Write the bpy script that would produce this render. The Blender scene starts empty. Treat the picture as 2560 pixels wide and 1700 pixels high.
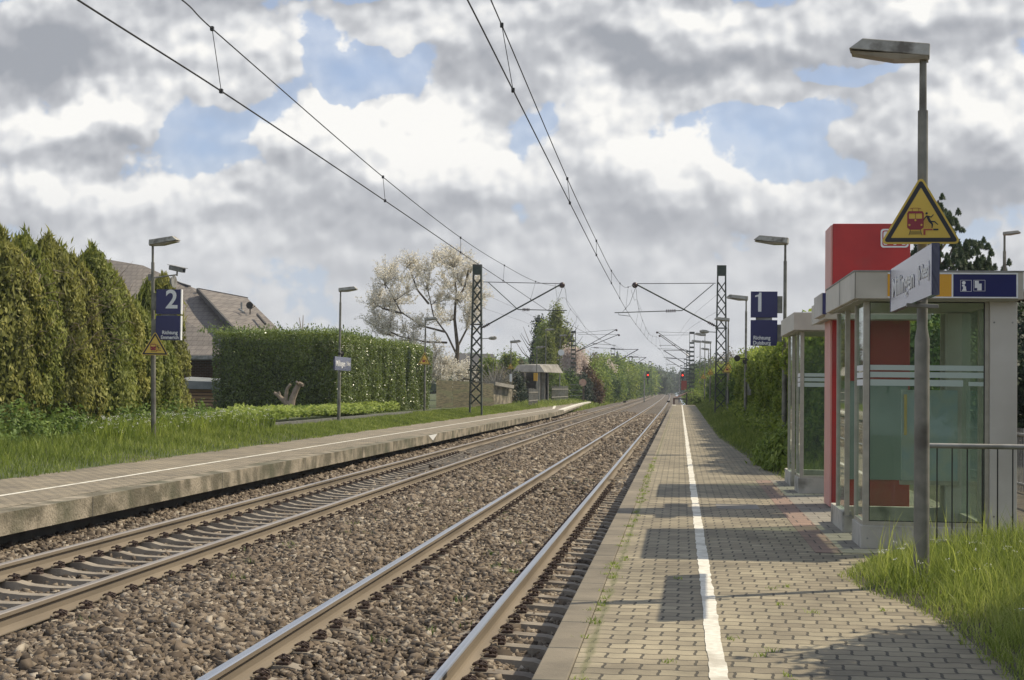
import bpy, bmesh, math, random
import numpy as np
from mathutils import Vector, Matrix
R = math.radians
rng = np.random.default_rng(7)
random.seed(7)
S = bpy.context.scene
C = S.collection

# ---------------------------------------------------------------- camera
FPX, CAMZ = 3874.1, 1.93            # focal length in pixels of a 2560 wide picture, eye height over the rail heads
FW = Vector((-0.10792842, 0.99369452, 0.03037524))
RT = Vector((0.9941253, 0.10762407, 0.01148718))
UP = Vector((-0.00814564, -0.03143659, 0.99947256))
cam = bpy.data.objects.new('camera', bpy.data.cameras.new('camera'))
C.objects.link(cam)
cam.data.sensor_width = 36
cam.data.lens = 36 * FPX / 2560
cam.data.clip_start = .1
cam.data.clip_end = 8000
cam.matrix_world = Matrix(((RT.x, UP.x, -FW.x, 0), (RT.y, UP.y, -FW.y, 0), (RT.z, UP.z, -FW.z, CAMZ), (0, 0, 0, 1)))
S.camera = cam

def ray(x, y):
    k = 2560 / 2361
    return FW + RT * ((x * k - 1280) / FPX) - UP * ((y * k - 850) / FPX)
def at(x, y, Y=None, X=None, z=None):
    """world point seen at (x, y) of the photograph (2361 px wide copy) in the plane Y, X or z"""
    d = ray(x, y); o = Vector((0, 0, CAMZ))
    t = (Y / d.y) if Y is not None else (X / d.x if X is not None else (z - CAMZ) / d.z)
    return o + d * t

# ---------------------------------------------------------------- sun, sky, exposure
SUNDIR = Vector((.745, .43, 1.0)).normalized()       # towards the sun
SUN_EL = math.asin(SUNDIR.z)
SUN_AZ = math.atan2(SUNDIR.x, SUNDIR.y)
sl = bpy.data.lights.new('sun', 'SUN'); sl.energy = 4.9; sl.angle = R(.53); sl.color = (1, .885, .69)
so = bpy.data.objects.new('sun', sl); C.objects.link(so)
so.rotation_euler = SUNDIR.to_track_quat('Z', 'Y').to_euler()
S.view_settings.view_transform = 'Standard'; S.view_settings.look = 'None'
S.view_settings.exposure = 0; S.view_settings.gamma = 1

W = bpy.data.worlds.new('World'); S.world = W; W.use_nodes = True
nt = W.node_tree; nt.nodes.clear()
def wn(t, **k):
    n = nt.nodes.new(t)
    for a, b in k.items(): setattr(n, a, b)
    return n
def wl(a, b): nt.links.new(a, b)
def wmath(op, a, b=None, c=None, clamp=False):
    n = wn('ShaderNodeMath', operation=op, use_clamp=clamp)
    for i, v in enumerate((a, b, c)):
        if v is None: continue
        if isinstance(v, (int, float)): n.inputs[i].default_value = v
        else: wl(v, n.inputs[i])
    return n.outputs[0]
def wvec(op, a, b):
    n = wn('ShaderNodeVectorMath', operation=op)
    for i, v in enumerate((a, b)):
        if v is None: continue
        if isinstance(v, tuple): n.inputs[i].default_value = v
        else: wl(v, n.inputs[i])
    return n
def wmix(f, a, b):
    n = wn('ShaderNodeMix', data_type='RGBA')
    for i, v in ((0, f), (6, a), (7, b)):
        if isinstance(v, (int, float)): n.inputs[i].default_value = v
        elif isinstance(v, tuple): n.inputs[i].default_value = (*v, 1)
        else: wl(v, n.inputs[i])
    return n.outputs[2]
sky = wn('ShaderNodeTexSky', sky_type='NISHITA'); sky.sun_disc = False
sky.sun_elevation = SUN_EL; sky.sun_rotation = SUN_AZ; sky.dust_density = 1.2; sky.ozone_density = 1.5
tc = wn('ShaderNodeTexCoord')
sep = wn('ShaderNodeSeparateXYZ'); wl(tc.outputs['Generated'], sep.inputs[0])
yy = wmath('ADD', wmath('ABSOLUTE', sep.outputs[1]), .03)
cu = wmath('DIVIDE', sep.outputs[0], yy); cv = wmath('DIVIDE', sep.outputs[2], yy)
cmb = wn('ShaderNodeCombineXYZ'); wl(cu, cmb.inputs[0]); wl(cv, cmb.inputs[1])
SKYP = cmb.outputs[0]                       # direction of the sky as slopes, the horizon at v = 0
def uv(x, y):
    d = ray(x, y); return d.x / d.y, d.z / d.y
PX = 2560 / 2361 / FPX
def blobs(p, lst):
    acc = None
    for x, y, rx, ry, a in lst:
        u, v = uv(x, y)
        d = wvec('SUBTRACT', p, (u, v, 0)).outputs[0]
        m = wvec('MULTIPLY', d, (1 / (rx * PX), 1 / (ry * PX), 0)).outputs[0]
        l = wvec('LENGTH', m, None).outputs['Value']
        mr = wn('ShaderNodeMapRange', interpolation_type='SMOOTHSTEP'); wl(l, mr.inputs[0])
        mr.inputs[1].default_value = 1.25; mr.inputs[2].default_value = 0.1; mr.inputs[3].default_value = 0; mr.inputs[4].default_value = a
        acc = mr.outputs[0] if acc is None else wmath('ADD', acc, mr.outputs[0])
    return acc
# where the clouds lie: x, y, half width, half height (photo pixels), weight
COVER = [(250, 60, 420, 110, .9), (520, 170, 230, 120, .7), (150, 190, 330, 120, .7), (1150, 60, 560, 90, .9), (1150, 190, 170, 110, .7), (1500, 130, 420, 120, .9),
  (2000, 60, 520, 110, .9), (1700, 215, 230, 60, .55), (300, 310, 190, 70, .8), (60, 330, 150, 70, .6),
  (150, 440, 360, 120, .8), (900, 350, 290, 130, 1.0), (1020, 430, 380, 130, .9), (640, 330, 100, 60, .5),
  (1400, 340, 170, 120, .9), (1560, 440, 360, 120, 1.0), (2230, 330, 240, 190, 1.0), (2000, 480, 380, 110, .7), (1830, 240, 200, 50, .35),
  (600, 500, 500, 110, .7), (1200, 610, 1500, 110, .6), (1200, 780, 1900, 170, .5),
  (850, 185, 190, 75, -1.05), (520, 300, 60, 40, -.4), (500, 380, 105, 34, -.7), (1760, 330, 110, 28, -.2), (1930, 200, 120, 24, -.45), (1620, 300, 120, 60, .35), (1680, 235, 210, 50, .6), (1290, 230, 90, 60, .5), (950, 60, 260, 60, .5), (2000, 120, 200, 50, .5), (1980, 320, 120, 60, .4)]
DARK = [(1200, -10, 900, 70, .9), (200, 150, 330, 110, .75), (1530, 150, 330, 55, .85), (1120, 220, 130, 130, .65), (1130, 500, 190, 40, .4), (500, 530, 170, 30, .4), (940, 420, 300, 90, -.35), (850, 290, 250, 50, -.35), (1500, 330, 260, 60, -.35), (250, 290, 200, 35, -.35), (250, 430, 300, 60, -.25),
  (2000, 150, 300, 60, .5), (1850, 235, 180, 40, .4), (2000, 455, 200, 40, .35), (2250, 440, 180, 120, .55), (300, 350, 160, 30, .35), (1560, 520, 260, 60, .3), (920, 530, 110, 30, .6),
  (1500, 35, 420, 28, -.5), (2130, 40, 120, 60, -.6), (550, 110, 260, 60, -.35), (2200, 100, 220, 90, .5), (860, 110, 120, 60, .3), (1200, 700, 1600, 120, .28), (40, 130, 240, 130, .4)]
def noise(p, scale, detail, rough, dist=0., off=(0, 0, 0), kind='noise'):
    q = wvec('ADD', p, off).outputs[0]
    q = wvec('MULTIPLY', q, (1, 1.1, 1)).outputs[0]
    if kind == 'noise':
        n = wn('ShaderNodeTexNoise', noise_dimensions='2D'); n.inputs['Distortion'].default_value = dist
    else:
        n = wn('ShaderNodeTexVoronoi', feature='F1', voronoi_dimensions='2D', normalize=True)
    n.inputs['Scale'].default_value = scale; n.inputs['Detail'].default_value = detail; n.inputs['Roughness'].default_value = rough
    wl(q, n.inputs['Vector'])
    return n.outputs[0]
warp = wn('ShaderNodeTexNoise', noise_dimensions='2D'); wl(SKYP, warp.inputs['Vector']); warp.inputs['Scale'].default_value = 14; warp.inputs['Detail'].default_value = 4
wv = wvec('SUBTRACT', warp.outputs['Color'], (.5, .5, .5)).outputs[0]
wv = wvec('MULTIPLY', wv, (.085, .06, 0)).outputs[0]
PW = wvec('ADD', SKYP, wv).outputs[0]
COV = blobs(PW, COVER)
def relief(p, da=9, dv=3):
    a = noise(p, 9.2, da, .58)
    v = noise(p, 40, dv, .5, kind='v')
    s = wmath('MULTIPLY', wmath('SUBTRACT', a, .5), 2.3)
    return wmath('MULTIPLY_ADD', wmath('SUBTRACT', .42, v), .6, s)
r0 = relief(SKYP)
rl = relief(SKYP, 4, 1)
r1 = relief(wvec('ADD', SKYP, (.0035, .0070, 0)).outputs[0], 4, 1)
cap = wmath('MINIMUM', COV, 1.0)
d0 = wmath('ADD', cap, r0)
c1 = blobs(wvec('ADD', PW, (.004, .012, 0)).outputs[0], COVER[11:17] + COVER[8:11])
c0 = blobs(PW, COVER[11:17] + COVER[8:11])
tops = wmath('SUBTRACT', c0, c1)
mr = wn('ShaderNodeMapRange', interpolation_type='SMOOTHSTEP'); wl(d0, mr.inputs[0]); mr.inputs[1].default_value = .08; mr.inputs[2].default_value = .34
veil = wn('ShaderNodeMapRange', interpolation_type='SMOOTHSTEP'); wl(wmath('ADD', r0, wmath('MULTIPLY', cap, .6)), veil.inputs[0]); veil.inputs[1].default_value = -1.2; veil.inputs[2].default_value = .5; veil.inputs[4].default_value = .38
alpha = wmath('MAXIMUM', mr.outputs[0], veil.outputs[0])
lit = wmath('ADD', wmath('MULTIPLY_ADD', wmath('SUBTRACT', rl, r1), 1.25, .655), wmath('MULTIPLY_ADD', wmath('SUBTRACT', r0, rl), .5, wmath('MULTIPLY', tops, .75)))
dk = wmath('MULTIPLY_ADD', wmath('SUBTRACT', noise(SKYP, 7, 7, .6, 0., (3.1, 1.7, 0)), .5), .55, blobs(PW, DARK))
sh = wmath('SUBTRACT', lit, wmath('MULTIPLY', dk, .70), clamp=True)
low = wn('ShaderNodeMapRange', interpolation_type='SMOOTHSTEP'); wl(cv, low.inputs[0]); low.inputs[1].default_value = .045; low.inputs[2].default_value = .155; low.inputs[3].default_value = .17; low.inputs[4].default_value = 1
sh = wmath('MULTIPLY_ADD', wmath('SUBTRACT', sh, .60), low.outputs[0], .60)
cr = wn('ShaderNodeValToRGB'); wl(sh, cr.inputs[0])
e = cr.color_ramp.elements
e[0].position = 0; e[0].color = (.37, .39, .43, 1)
e[1].position = 1; e[1].color = (.98, .97, .94, 1)
for pos, col in ((.25, (.45, .465, .50)), (.5, (.56, .575, .605)), (.75, (.76, .77, .785))):
    k = e.new(pos); k.color = (*col, 1)
skyc = wvec('SCALE', sky.outputs[0], None); skyc.inputs['Scale'].default_value = .12
skyb = wmix(.6, skyc.outputs[0], (.40, .52, .78))
# thin haze whitens the blue towards the horizon
mrh = wn('ShaderNodeMapRange', interpolation_type='SMOOTHSTEP'); wl(cv, mrh.inputs[0])
mrh.inputs[1].default_value = .20; mrh.inputs[2].default_value = .0; mrh.inputs[3].default_value = .05; mrh.inputs[4].default_value = .75
base = wmix(mrh.outputs[0], skyb, (.55, .61, .69))
col = wmix(alpha, base, cr.outputs[0])
bg = wn('ShaderNodeBackground'); bg.inputs[1].default_value = 1.0; wl(col, bg.inputs[0])
out = wn('ShaderNodeOutputWorld'); wl(bg.outputs[0], out.inputs[0])
W.cycles.sampling_method = 'MANUAL'; W.cycles.sample_map_resolution = 512

# ---------------------------------------------------------------- object helpers
def tag(o, label=None, cat=None, group=None, kind=None):
    if label: o['label'] = label
    if cat: o['category'] = cat
    if group: o['group'] = group
    if kind: o['kind'] = kind
    return o
ORG = {}
def empty(name, loc, label, cat, group=None, rz=0):
    o = bpy.data.objects.new(name, None); C.objects.link(o)
    o.location = loc; o.rotation_euler.z = rz; o.empty_display_size = .2
    ORG[o.name] = Vector(loc)
    return tag(o, label, cat, group)
def copy_tree(o, parent=None):
    c = o.copy(); C.objects.link(c)
    if parent is not None: c.parent = parent
    for ch in [k for k in C.objects if k.parent == o]: copy_tree(ch, c)
    return c
def link(name, me, parent=None):
    o = bpy.data.objects.new(name, me); C.objects.link(o)
    if parent is not None:
        org = ORG.get(parent.name, Vector((0, 0, 0)))
        if 'abs' in me: me.transform(Matrix.Translation(-org)); 
        o.parent = parent; ORG[o.name] = org
    if 'abs' in me: del me['abs']
    return o

class MB:
    """collects boxes, prisms, tubes and polygons; build() links them as ONE mesh object"""
    def __init__(s): s.v = []; s.f = []; s.mi = []
    def add(s, vs, fs, mi=0):
        b = len(s.v); s.v += [tuple(v) for v in vs]; s.f += [tuple(i + b for i in f) for f in fs]; s.mi += [mi] * len(fs); return s
    def box(s, x0, x1, y0, y1, z0, z1, mi=0):
        if x0 > x1: x0, x1 = x1, x0
        if y0 > y1: y0, y1 = y1, y0
        if z0 > z1: z0, z1 = z1, z0
        return s.add([(x0, y0, z0), (x1, y0, z0), (x1, y1, z0), (x0, y1, z0), (x0, y0, z1), (x1, y0, z1), (x1, y1, z1), (x0, y1, z1)],
              [(0, 3, 2, 1), (4, 5, 6, 7), (0, 1, 5, 4), (1, 2, 6, 5), (2, 3, 7, 6), (3, 0, 4, 7)], mi)
    def tube(s, pts, r, n=8, mi=0, cap=True):
        pts = [Vector(p) for p in pts]; m = len(pts)
        rs = r if isinstance(r, (list, tuple)) else [r] * m
        t0 = (pts[1] - pts[0]).normalized(); a = Vector((0, 0, 1)) if abs(t0.z) < .9 else Vector((1, 0, 0))
        x = t0.cross(a).normalized(); vs = []
        for i, p in enumerate(pts):
            t = (pts[min(i + 1, m - 1)] - pts[max(i - 1, 0)]).normalized()
            x = (x - t * x.dot(t)).normalized(); y = t.cross(x)
            for k in range(n):
                w = 2 * math.pi * k / n; vs.append(p + (x * math.cos(w) + y * math.sin(w)) * rs[i])
        fs = [(i * n + k, i * n + (k + 1) % n, (i + 1) * n + (k + 1) % n, (i + 1) * n + k) for i in range(m - 1) for k in range(n)]
        if cap: fs += [tuple(range(n))[::-1], tuple((m - 1) * n + k for k in range(n))]
        return s.add(vs, fs, mi)
    def bar(s, a, b, w, h=None, mi=0):
        """rectangular bar from a to b"""
        a = Vector(a); b = Vector(b); h = h or w; t = (b - a).normalized()
        q = Vector((0, 0, 1)) if abs(t.z) < .95 else Vector((0, 1, 0))
        x = t.cross(q).normalized() * w / 2; y = t.cross(x).normalized() * h / 2
        vs = [a - x - y, a + x - y, a + x + y, a - x + y, b - x - y, b + x - y, b + x + y, b - x + y]
        return s.add(vs, [(0, 3, 2, 1), (4, 5, 6, 7), (0, 1, 5, 4), (1, 2, 6, 5), (2, 3, 7, 6), (3, 0, 4, 7)], mi)
    def prism(s, poly, O, U, V, N, mi=0):
        """2D outline poly in the frame O, U, V, extruded along N"""
        O = Vector(O); U = Vector(U); V = Vector(V); N = Vector(N); n = len(poly)
        a = [O + U * p[0] + V * p[1] for p in poly]; b = [q + N for q in a]
        fs = [tuple(range(n)), tuple(range(2 * n - 1, n - 1, -1))] + [(i, i + n, (i + 1) % n + n, (i + 1) % n) for i in range(n)]
        return s.add(a + b, fs, mi)
    def flat(s, poly, O, U, V, mi=0):
        O = Vector(O); U = Vector(U); V = Vector(V)
        return s.add([O + U * p[0] + V * p[1] for p in poly], [tuple(range(len(poly)))], mi)
    def mesh(s, name, mats, smooth=False):
        me = bpy.data.meshes.new(name); me.from_pydata(s.v, [], s.f)
        for m in (mats if isinstance(mats, (list, tuple)) else [mats]): me.materials.append(m)
        me.polygons.foreach_set('material_index', s.mi)
        bm = bmesh.new(); bm.from_mesh(me); bmesh.ops.recalc_face_normals(bm, faces=bm.faces); bm.to_mesh(me); bm.free()
        if smooth:
            me.polygons.foreach_set('use_smooth', [True] * len(me.polygons)); 
            try: me.set_sharp_from_angle(angle=R(38))
            except Exception: pass
        me['abs'] = 1
        return me
    def build(s, name, mats, parent=None, smooth=False, bevel=0):
        o = link(name, s.mesh(name, mats, smooth), parent)
        if bevel:
            m = o.modifiers.new('bevel', 'BEVEL'); m.width = bevel; m.segments = 2; m.limit_method = 'ANGLE'; m.angle_limit = R(35)
        return o
def circle(r, n=20, c=(0, 0), a0=0, a1=2 * math.pi):
    full = abs(a1 - a0 - 2 * math.pi) < 1e-6
    return [(c[0] + r * math.cos(a0 + (a1 - a0) * k / (n if full else n - 1)), c[1] + r * math.sin(a0 + (a1 - a0) * k / (n if full else n - 1))) for k in range(n)]
def rrect(x0, x1, y0, y1, r, n=5):
    out = []
    for cx, cy, a in ((x1 - r, y0 + r, -90), (x1 - r, y1 - r, 0), (x0 + r, y1 - r, 90), (x0 + r, y0 + r, 180)):
        out += circle(r, n, (cx, cy), R(a), R(a + 90))
    return out

# ---------------------------------------------------------------- materials
def mat(name, c1, c2=None, scale=4., rough=.75, metal=0., bump=0., bscale=None, detail=6, coord='world', c3=None, s3=.6, spec=.5, lo=.35, hi=.65, stretch=(1, 1, 1)):
    m = bpy.data.materials.new(name); m.use_nodes = True; t = m.node_tree; n = t.nodes; p = n['Principled BSDF']
    p.inputs['Roughness'].default_value = rough; p.inputs['Metallic'].default_value = metal; p.inputs['Specular IOR Level'].default_value = spec
    if coord == 'world': src = n.new('ShaderNodeNewGeometry').outputs['Position']
    else: src = n.new('ShaderNodeTexCoord').outputs['Object']
    mp = n.new('ShaderNodeMapping'); mp.inputs['Scale'].default_value = stretch; t.links.new(src, mp.inputs[0]); src = mp.outputs[0]
    col = None
    def nz(sc, de=detail):
        q = n.new('ShaderNodeTexNoise'); q.inputs['Scale'].default_value = sc; q.inputs['Detail'].default_value = de; t.links.new(src, q.inputs['Vector']); return q.outputs[0]
    if c2 is None: p.inputs['Base Color'].default_value = (*c1, 1)
    else:
        mr = n.new('ShaderNodeMapRange'); t.links.new(nz(scale), mr.inputs[0]); mr.inputs[1].default_value = lo; mr.inputs[2].default_value = hi
        mx = n.new('ShaderNodeMix'); mx.data_type = 'RGBA'; t.links.new(mr.outputs[0], mx.inputs[0]); mx.inputs[6].default_value = (*c1, 1); mx.inputs[7].default_value = (*c2, 1)
        col = mx.outputs[2]
        if c3 is not None:
            mr = n.new('ShaderNodeMapRange'); t.links.new(nz(s3), mr.inputs[0]); mr.inputs[1].default_value = .5; mr.inputs[2].default_value = .68
            mx = n.new('ShaderNodeMix'); mx.data_type = 'RGBA'; t.links.new(mr.outputs[0], mx.inputs[0]); t.links.new(col, mx.inputs[6]); mx.inputs[7].default_value = (*c3, 1); col = mx.outputs[2]
        t.links.new(col, p.inputs['Base Color'])
    if bump:
        b = n.new('ShaderNodeBump'); b.inputs['Strength'].default_value = 1; b.inputs['Distance'].default_value = bump
        t.links.new(nz(bscale or scale * 3), b.inputs['Height']); t.links.new(b.outputs[0], p.inputs['Normal'])
    m['c'] = 1
    return m
def leafmat(name, dark, mid, light, rough=.6, trans=.28, spec=.3):
    """leaves: each leaf keeps its own tint (attribute 'tint')"""
    m = bpy.data.materials.new(name); m.use_nodes = True; t = m.node_tree; n = t.nodes; p = n['Principled BSDF']
    a = n.new('ShaderNodeAttribute'); a.attribute_name = 'tint'
    cr = n.new('ShaderNodeValToRGB'); e = cr.color_ramp.elements
    e[0].color = (*dark, 1); e[1].color = (*light, 1); k = e.new(.5); k.color = (*mid, 1)
    t.links.new(a.outputs['Fac'], cr.inputs[0]); t.links.new(cr.outputs[0], p.inputs['Base Color'])
    p.inputs['Roughness'].default_value = rough; p.inputs['Specular IOR Level'].default_value = spec
    tr = n.new('ShaderNodeBsdfTranslucent'); t.links.new(cr.outputs[0], tr.inputs[0])
    mx = n.new('ShaderNodeMixShader'); mx.inputs[0].default_value = trans; t.links.new(p.outputs[0], mx.inputs[1]); t.links.new(tr.outputs[0], mx.inputs[2])
    t.links.new(mx.outputs[0], n['Material Output'].inputs[0])
    return m
M = {}
M['concrete'] = mat('concrete', (.23, .215, .185), (.31, .29, .25), 3, .9, bump=.004, bscale=60, c3=(.17, .155, .13), s3=.8)
M['old_concrete'] = mat('old concrete', (.12, .105, .07), (.32, .275, .205), 2.2, .95, bump=.02, bscale=22, c3=(.085, .085, .05), s3=.9, lo=.4, hi=.6)
M['dark_concrete'] = mat('dark concrete', (.07, .065, .055), (.11, .10, .085), 3, .95, bump=.01, bscale=30)
M['sleeper'] = mat('sleeper concrete', (.20, .17, .13), (.29, .25, .195), 5, .9, bump=.004, bscale=60, c3=(.13, .105, .08), s3=1.7)
M['rail_side'] = mat('brown rail steel', (.15, .12, .085), (.215, .175, .125), 3, .8, bump=.001, bscale=90, stretch=(1, .15, 1))
M['rail_top'] = mat('polished rail steel', (.56, .57, .59), (.44, .45, .47), 4, .3, 1., stretch=(8, .1, 1))
M['rail_top_dull'] = mat('dull rail steel', (.38, .34, .29), (.30, .26, .22), 4, .42, .6, stretch=(8, .1, 1))
M['clip'] = mat('rail clip steel', (.05, .032, .026), (.085, .055, .042), 30, .8)
M['galv'] = mat('galvanised steel', (.23, .23, .215), (.33, .325, .30), 9, .6, .25, bump=.0005, bscale=200, coord='world', c3=(.15, .14, .115), s3=3)
M['pole'] = mat('weathered lamp pole', (.15, .145, .115), (.235, .225, .185), 7, .62, .1, c3=(.10, .09, .07), s3=2.5)
M['lamphead'] = mat('lamp housing', (.27, .255, .21), (.40, .385, .33), 10, .6, c3=(.12, .105, .08), s3=6)
M['lampglass'] = mat('lamp glass', (.28, .24, .17), (.2, .17, .12), 9, .35)
M['mast'] = mat('mast green paint', (.028, .042, .030), (.045, .058, .040), 5, .6, c3=(.06, .055, .045), s3=2)
M['wire'] = mat('overhead wire', (.035, .035, .036), rough=.6, metal=.3)
M['insulator'] = mat('brown insulator', (.05, .022, .016), rough=.35)
M['fascia'] = mat('cream shelter fascia', (.50, .465, .385), (.56, .525, .44), 4, .5, c3=(.40, .37, .30), s3=1.2)
M['soffit'] = mat('shelter soffit', (.34, .33, .28), (.38, .37, .32), 5, .7)
M['alu'] = mat('shelter frame aluminium', (.44, .41, .34), (.36, .335, .275), 12, .45, .2)
M['column'] = mat('pale shelter column', (.50, .47, .41), (.56, .53, .47), 3, .6, c3=(.43, .40, .345), s3=1.)
M['plinth'] = mat('shelter plinth', (.42, .395, .33), (.50, .47, .40), 5, .9, bump=.002, bscale=60, c3=(.2, .19, .155), s3=3)
M['red'] = mat('red enamel', (.37, .018, .016), (.44, .024, .02), 3, .42, c3=(.31, .035, .03), s3=2)
M['blue'] = mat('sign blue', (.011, .013, .085), (.014, .016, .10), 3, .3)
M['yellow'] = mat('sign yellow', (.62, .42, .055), (.66, .46, .075), 3, .45)
M['panel_yellow'] = mat('fascia yellow', (.66, .33, .02), (.7, .36, .03), 3, .45)
M['black'] = mat('sign black', (.015, .016, .02), rough=.5)
M['white'] = mat('sign white', (.78, .78, .76), (.70, .70, .68), 20, .5)
M['maroon'] = mat('pictogram maroon', (.24, .02, .032), rough=.5)
M['sign_red'] = mat('pictogram red', (.33, .055, .03), rough=.5)
M['orange_box'] = mat('yellow timetable box', (.62, .34, .02), (.55, .30, .02), 9, .5)
M['line'] = mat('white line paint', (.72, .685, .59), (.56, .53, .44), 22, .8, bump=.003, bscale=50, c3=(.44, .405, .33), s3=3.5)
M['tile'] = mat('roof tile', (.20, .175, .15), (.27, .24, .21), 1.5, .8)
M['darkroof'] = mat('dark roof edge', (.05, .048, .046), (.07, .066, .06), 3, .8)
M['wood'] = mat('brown shed wood', (.38, .23, .12), (.46, .29, .16), 3, .8, stretch=(.4, .4, 6))
M['bark'] = mat('bark', (.075, .06, .042), (.14, .115, .085), 9, .95, bump=.012, bscale=18, stretch=(1, 1, .3))
M['palebark'] = mat('pale bark', (.24, .185, .135), (.34, .27, .2), 7, .9, bump=.008, bscale=20)
M['palewood'] = mat('weathered grey wood', (.20, .185, .15), (.33, .31, .26), 7, .9, stretch=(3, 3, .4))
M['willow'] = mat('woven willow', (.05, .045, .024), (.15, .13, .07), 5, .95, bump=.03, bscale=14, stretch=(.3, .3, 3), c3=(.10, .11, .05), s3=.9)
M['kerb'] = mat('dark kerb', (.10, .10, .085), (.16, .16, .14), 4, .9)
M['blackmetal'] = mat('black steel', (.025, .024, .022), (.04, .036, .03), 9, .6, .3)
M['soil'] = mat('soil', (.055, .047, .03), (.10, .085, .055), 3, .98, bump=.02, bscale=9, c3=(.05, .07, .02), s3=.8)
M['ground'] = mat('meadow ground', (.045, .062, .018), (.075, .095, .03), 2, .98, bump=.04, bscale=8, c3=(.09, .085, .045), s3=.4)

def brickmat(name, c1, c2, mortar, bw, bh, ms, bump=.004, off=.5, axes='xy', wave=0., moss=None, rough=.85, mottle=.35):
    m = bpy.data.materials.new(name); m.use_nodes = True; t = m.node_tree; n = t.nodes; p = n['Principled BSDF']
    p.inputs['Roughness'].default_value = rough
    g = n.new('ShaderNodeNewGeometry'); sp = n.new('ShaderNodeSeparateXYZ'); t.links.new(g.outputs['Position'], sp.inputs[0])
    cb = n.new('ShaderNodeCombineXYZ'); ax = {'x': 0, 'y': 1, 'z': 2}
    def mth(op, a, b):
        q = n.new('ShaderNodeMath'); q.operation = op
        for i, v in enumerate((a, b)):
            if isinstance(v, (int, float)): q.inputs[i].default_value = v
            elif v is not None: t.links.new(v, q.inputs[i])
        return q.outputs[0]
    U = sp.outputs[ax[axes[0]]]; V = sp.outputs[ax[axes[1]]]
    if wave:
        V = mth('ADD', V, mth('MULTIPLY', mth('SINE', mth('MULTIPLY', U, 2 * math.pi / bw), None), wave))
        U = mth('ADD', U, mth('MULTIPLY', mth('SINE', mth('MULTIPLY', sp.outputs[ax[axes[1]]], 2 * math.pi / bh), None), wave * .5))
    t.links.new(U, cb.inputs[0]); t.links.new(V, cb.inputs[1])
    b = n.new('ShaderNodeTexBrick'); t.links.new(cb.outputs[0], b.inputs['Vector'])
    b.offset = off; b.inputs['Scale'].default_value = 1; b.inputs['Brick Width'].default_value = bw; b.inputs['Row Height'].default_value = bh
    b.inputs['Mortar Size'].default_value = ms; b.inputs['Mortar Smooth'].default_value = .3
    b.inputs['Color1'].default_value = (*c1, 1); b.inputs['Color2'].default_value = (*c2, 1); b.inputs['Mortar'].default_value = (*mortar, 1)
    nz = n.new('ShaderNodeTexNoise'); nz.inputs['Scale'].default_value = 1.1; nz.inputs['Detail'].default_value = 9; nz.inputs['Roughness'].default_value = .7
    t.links.new(g.outputs['Position'], nz.inputs['Vector'])
    mr = n.new('ShaderNodeMapRange'); t.links.new(nz.outputs[0], mr.inputs[0]); mr.inputs[1].default_value = .3; mr.inputs[2].default_value = .7; mr.inputs[3].default_value = 1 - mottle; mr.inputs[4].default_value = 1 + mottle * .5
    vm = n.new('ShaderNodeVectorMath'); vm.operation = 'SCALE'; t.links.new(b.outputs['Color'], vm.inputs[0]); t.links.new(mr.outputs[0], vm.inputs['Scale'])
    col = vm.outputs[0]
    if moss:                                  # (colour, x position, half width): plants in the joints, thickest along one line
        q = n.new('ShaderNodeTexNoise'); q.inputs['Scale'].default_value = 2.3; q.inputs['Detail'].default_value = 8; t.links.new(g.outputs['Position'], q.inputs['Vector'])
        d = mth('DIVIDE', mth('ABSOLUTE', mth('SUBTRACT', sp.outputs[0], moss[1]), None), moss[2])
        f = mth('SUBTRACT', mth('MULTIPLY', q.outputs[0], 1.9), mth('ADD', d, mth('MULTIPLY', mth('SUBTRACT', 1, b.outputs['Fac']), .34)))
        r2 = n.new('ShaderNodeMapRange'); t.links.new(f, r2.inputs[0]); r2.inputs[1].default_value = .12; r2.inputs[2].default_value = .5; r2.inputs[4].default_value = .75
        mx = n.new('ShaderNodeMix'); mx.data_type = 'RGBA'; t.links.new(r2.outputs[0], mx.inputs[0]); t.links.new(col, mx.inputs[6]); mx.inputs[7].default_value = (*moss[0], 1); col = mx.outputs[2]
    t.links.new(col, p.inputs['Base Color'])
    fine = n.new('ShaderNodeTexNoise'); fine.inputs['Scale'].default_value = 60; fine.inputs['Detail'].default_value = 4; t.links.new(g.outputs['Position'], fine.inputs['Vector'])
    bp_ = n.new('ShaderNodeBump'); bp_.inputs['Distance'].default_value = bump; t.links.new(mth('SUBTRACT', mth('MULTIPLY', fine.outputs[0], .35), b.outputs['Fac']), bp_.inputs['Height']); t.links.new(bp_.outputs[0], p.inputs['Normal'])
    return m
M['paving'] = brickmat('interlocking paving', (.315, .27, .18), (.215, .18, .12), (.07, .06, .04), .2, .165, .009, .008, wave=.010, mottle=.5, moss=((.14, .135, .06), -.50, .06))
M['paving_left'] = brickmat('old platform paving', (.30, .25, .17), (.22, .185, .13), (.08, .07, .05), .2, .165, .012, .006, wave=.01)
M['redstrip'] = brickmat('red paving strip', (.29, .19, .14), (.235, .165, .125), (.06, .05, .04), .3, .3, .008, .004)
M['slabs'] = brickmat('grey paving slabs', (.27, .245, .195), (.23, .21, .17), (.06, .055, .045), .3, .3, .008, .004)
M['edge'] = brickmat('platform edge slabs', (.225, .19, .135), (.165, .14, .10), (.04, .045, .035), 3, 1.0, .012, .006, off=0, mottle=.5)
M['brick'] = brickmat('dark brick', (.12, .055, .035), (.075, .04, .03), (.16, .14, .12), .25, .083, .012, .006, axes='yz')
M['brickx'] = brickmat('dark brick front', (.12, .055, .035), (.075, .04, .03), (.16, .14, .12), .25, .083, .012, .006, axes='xz')
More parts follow.
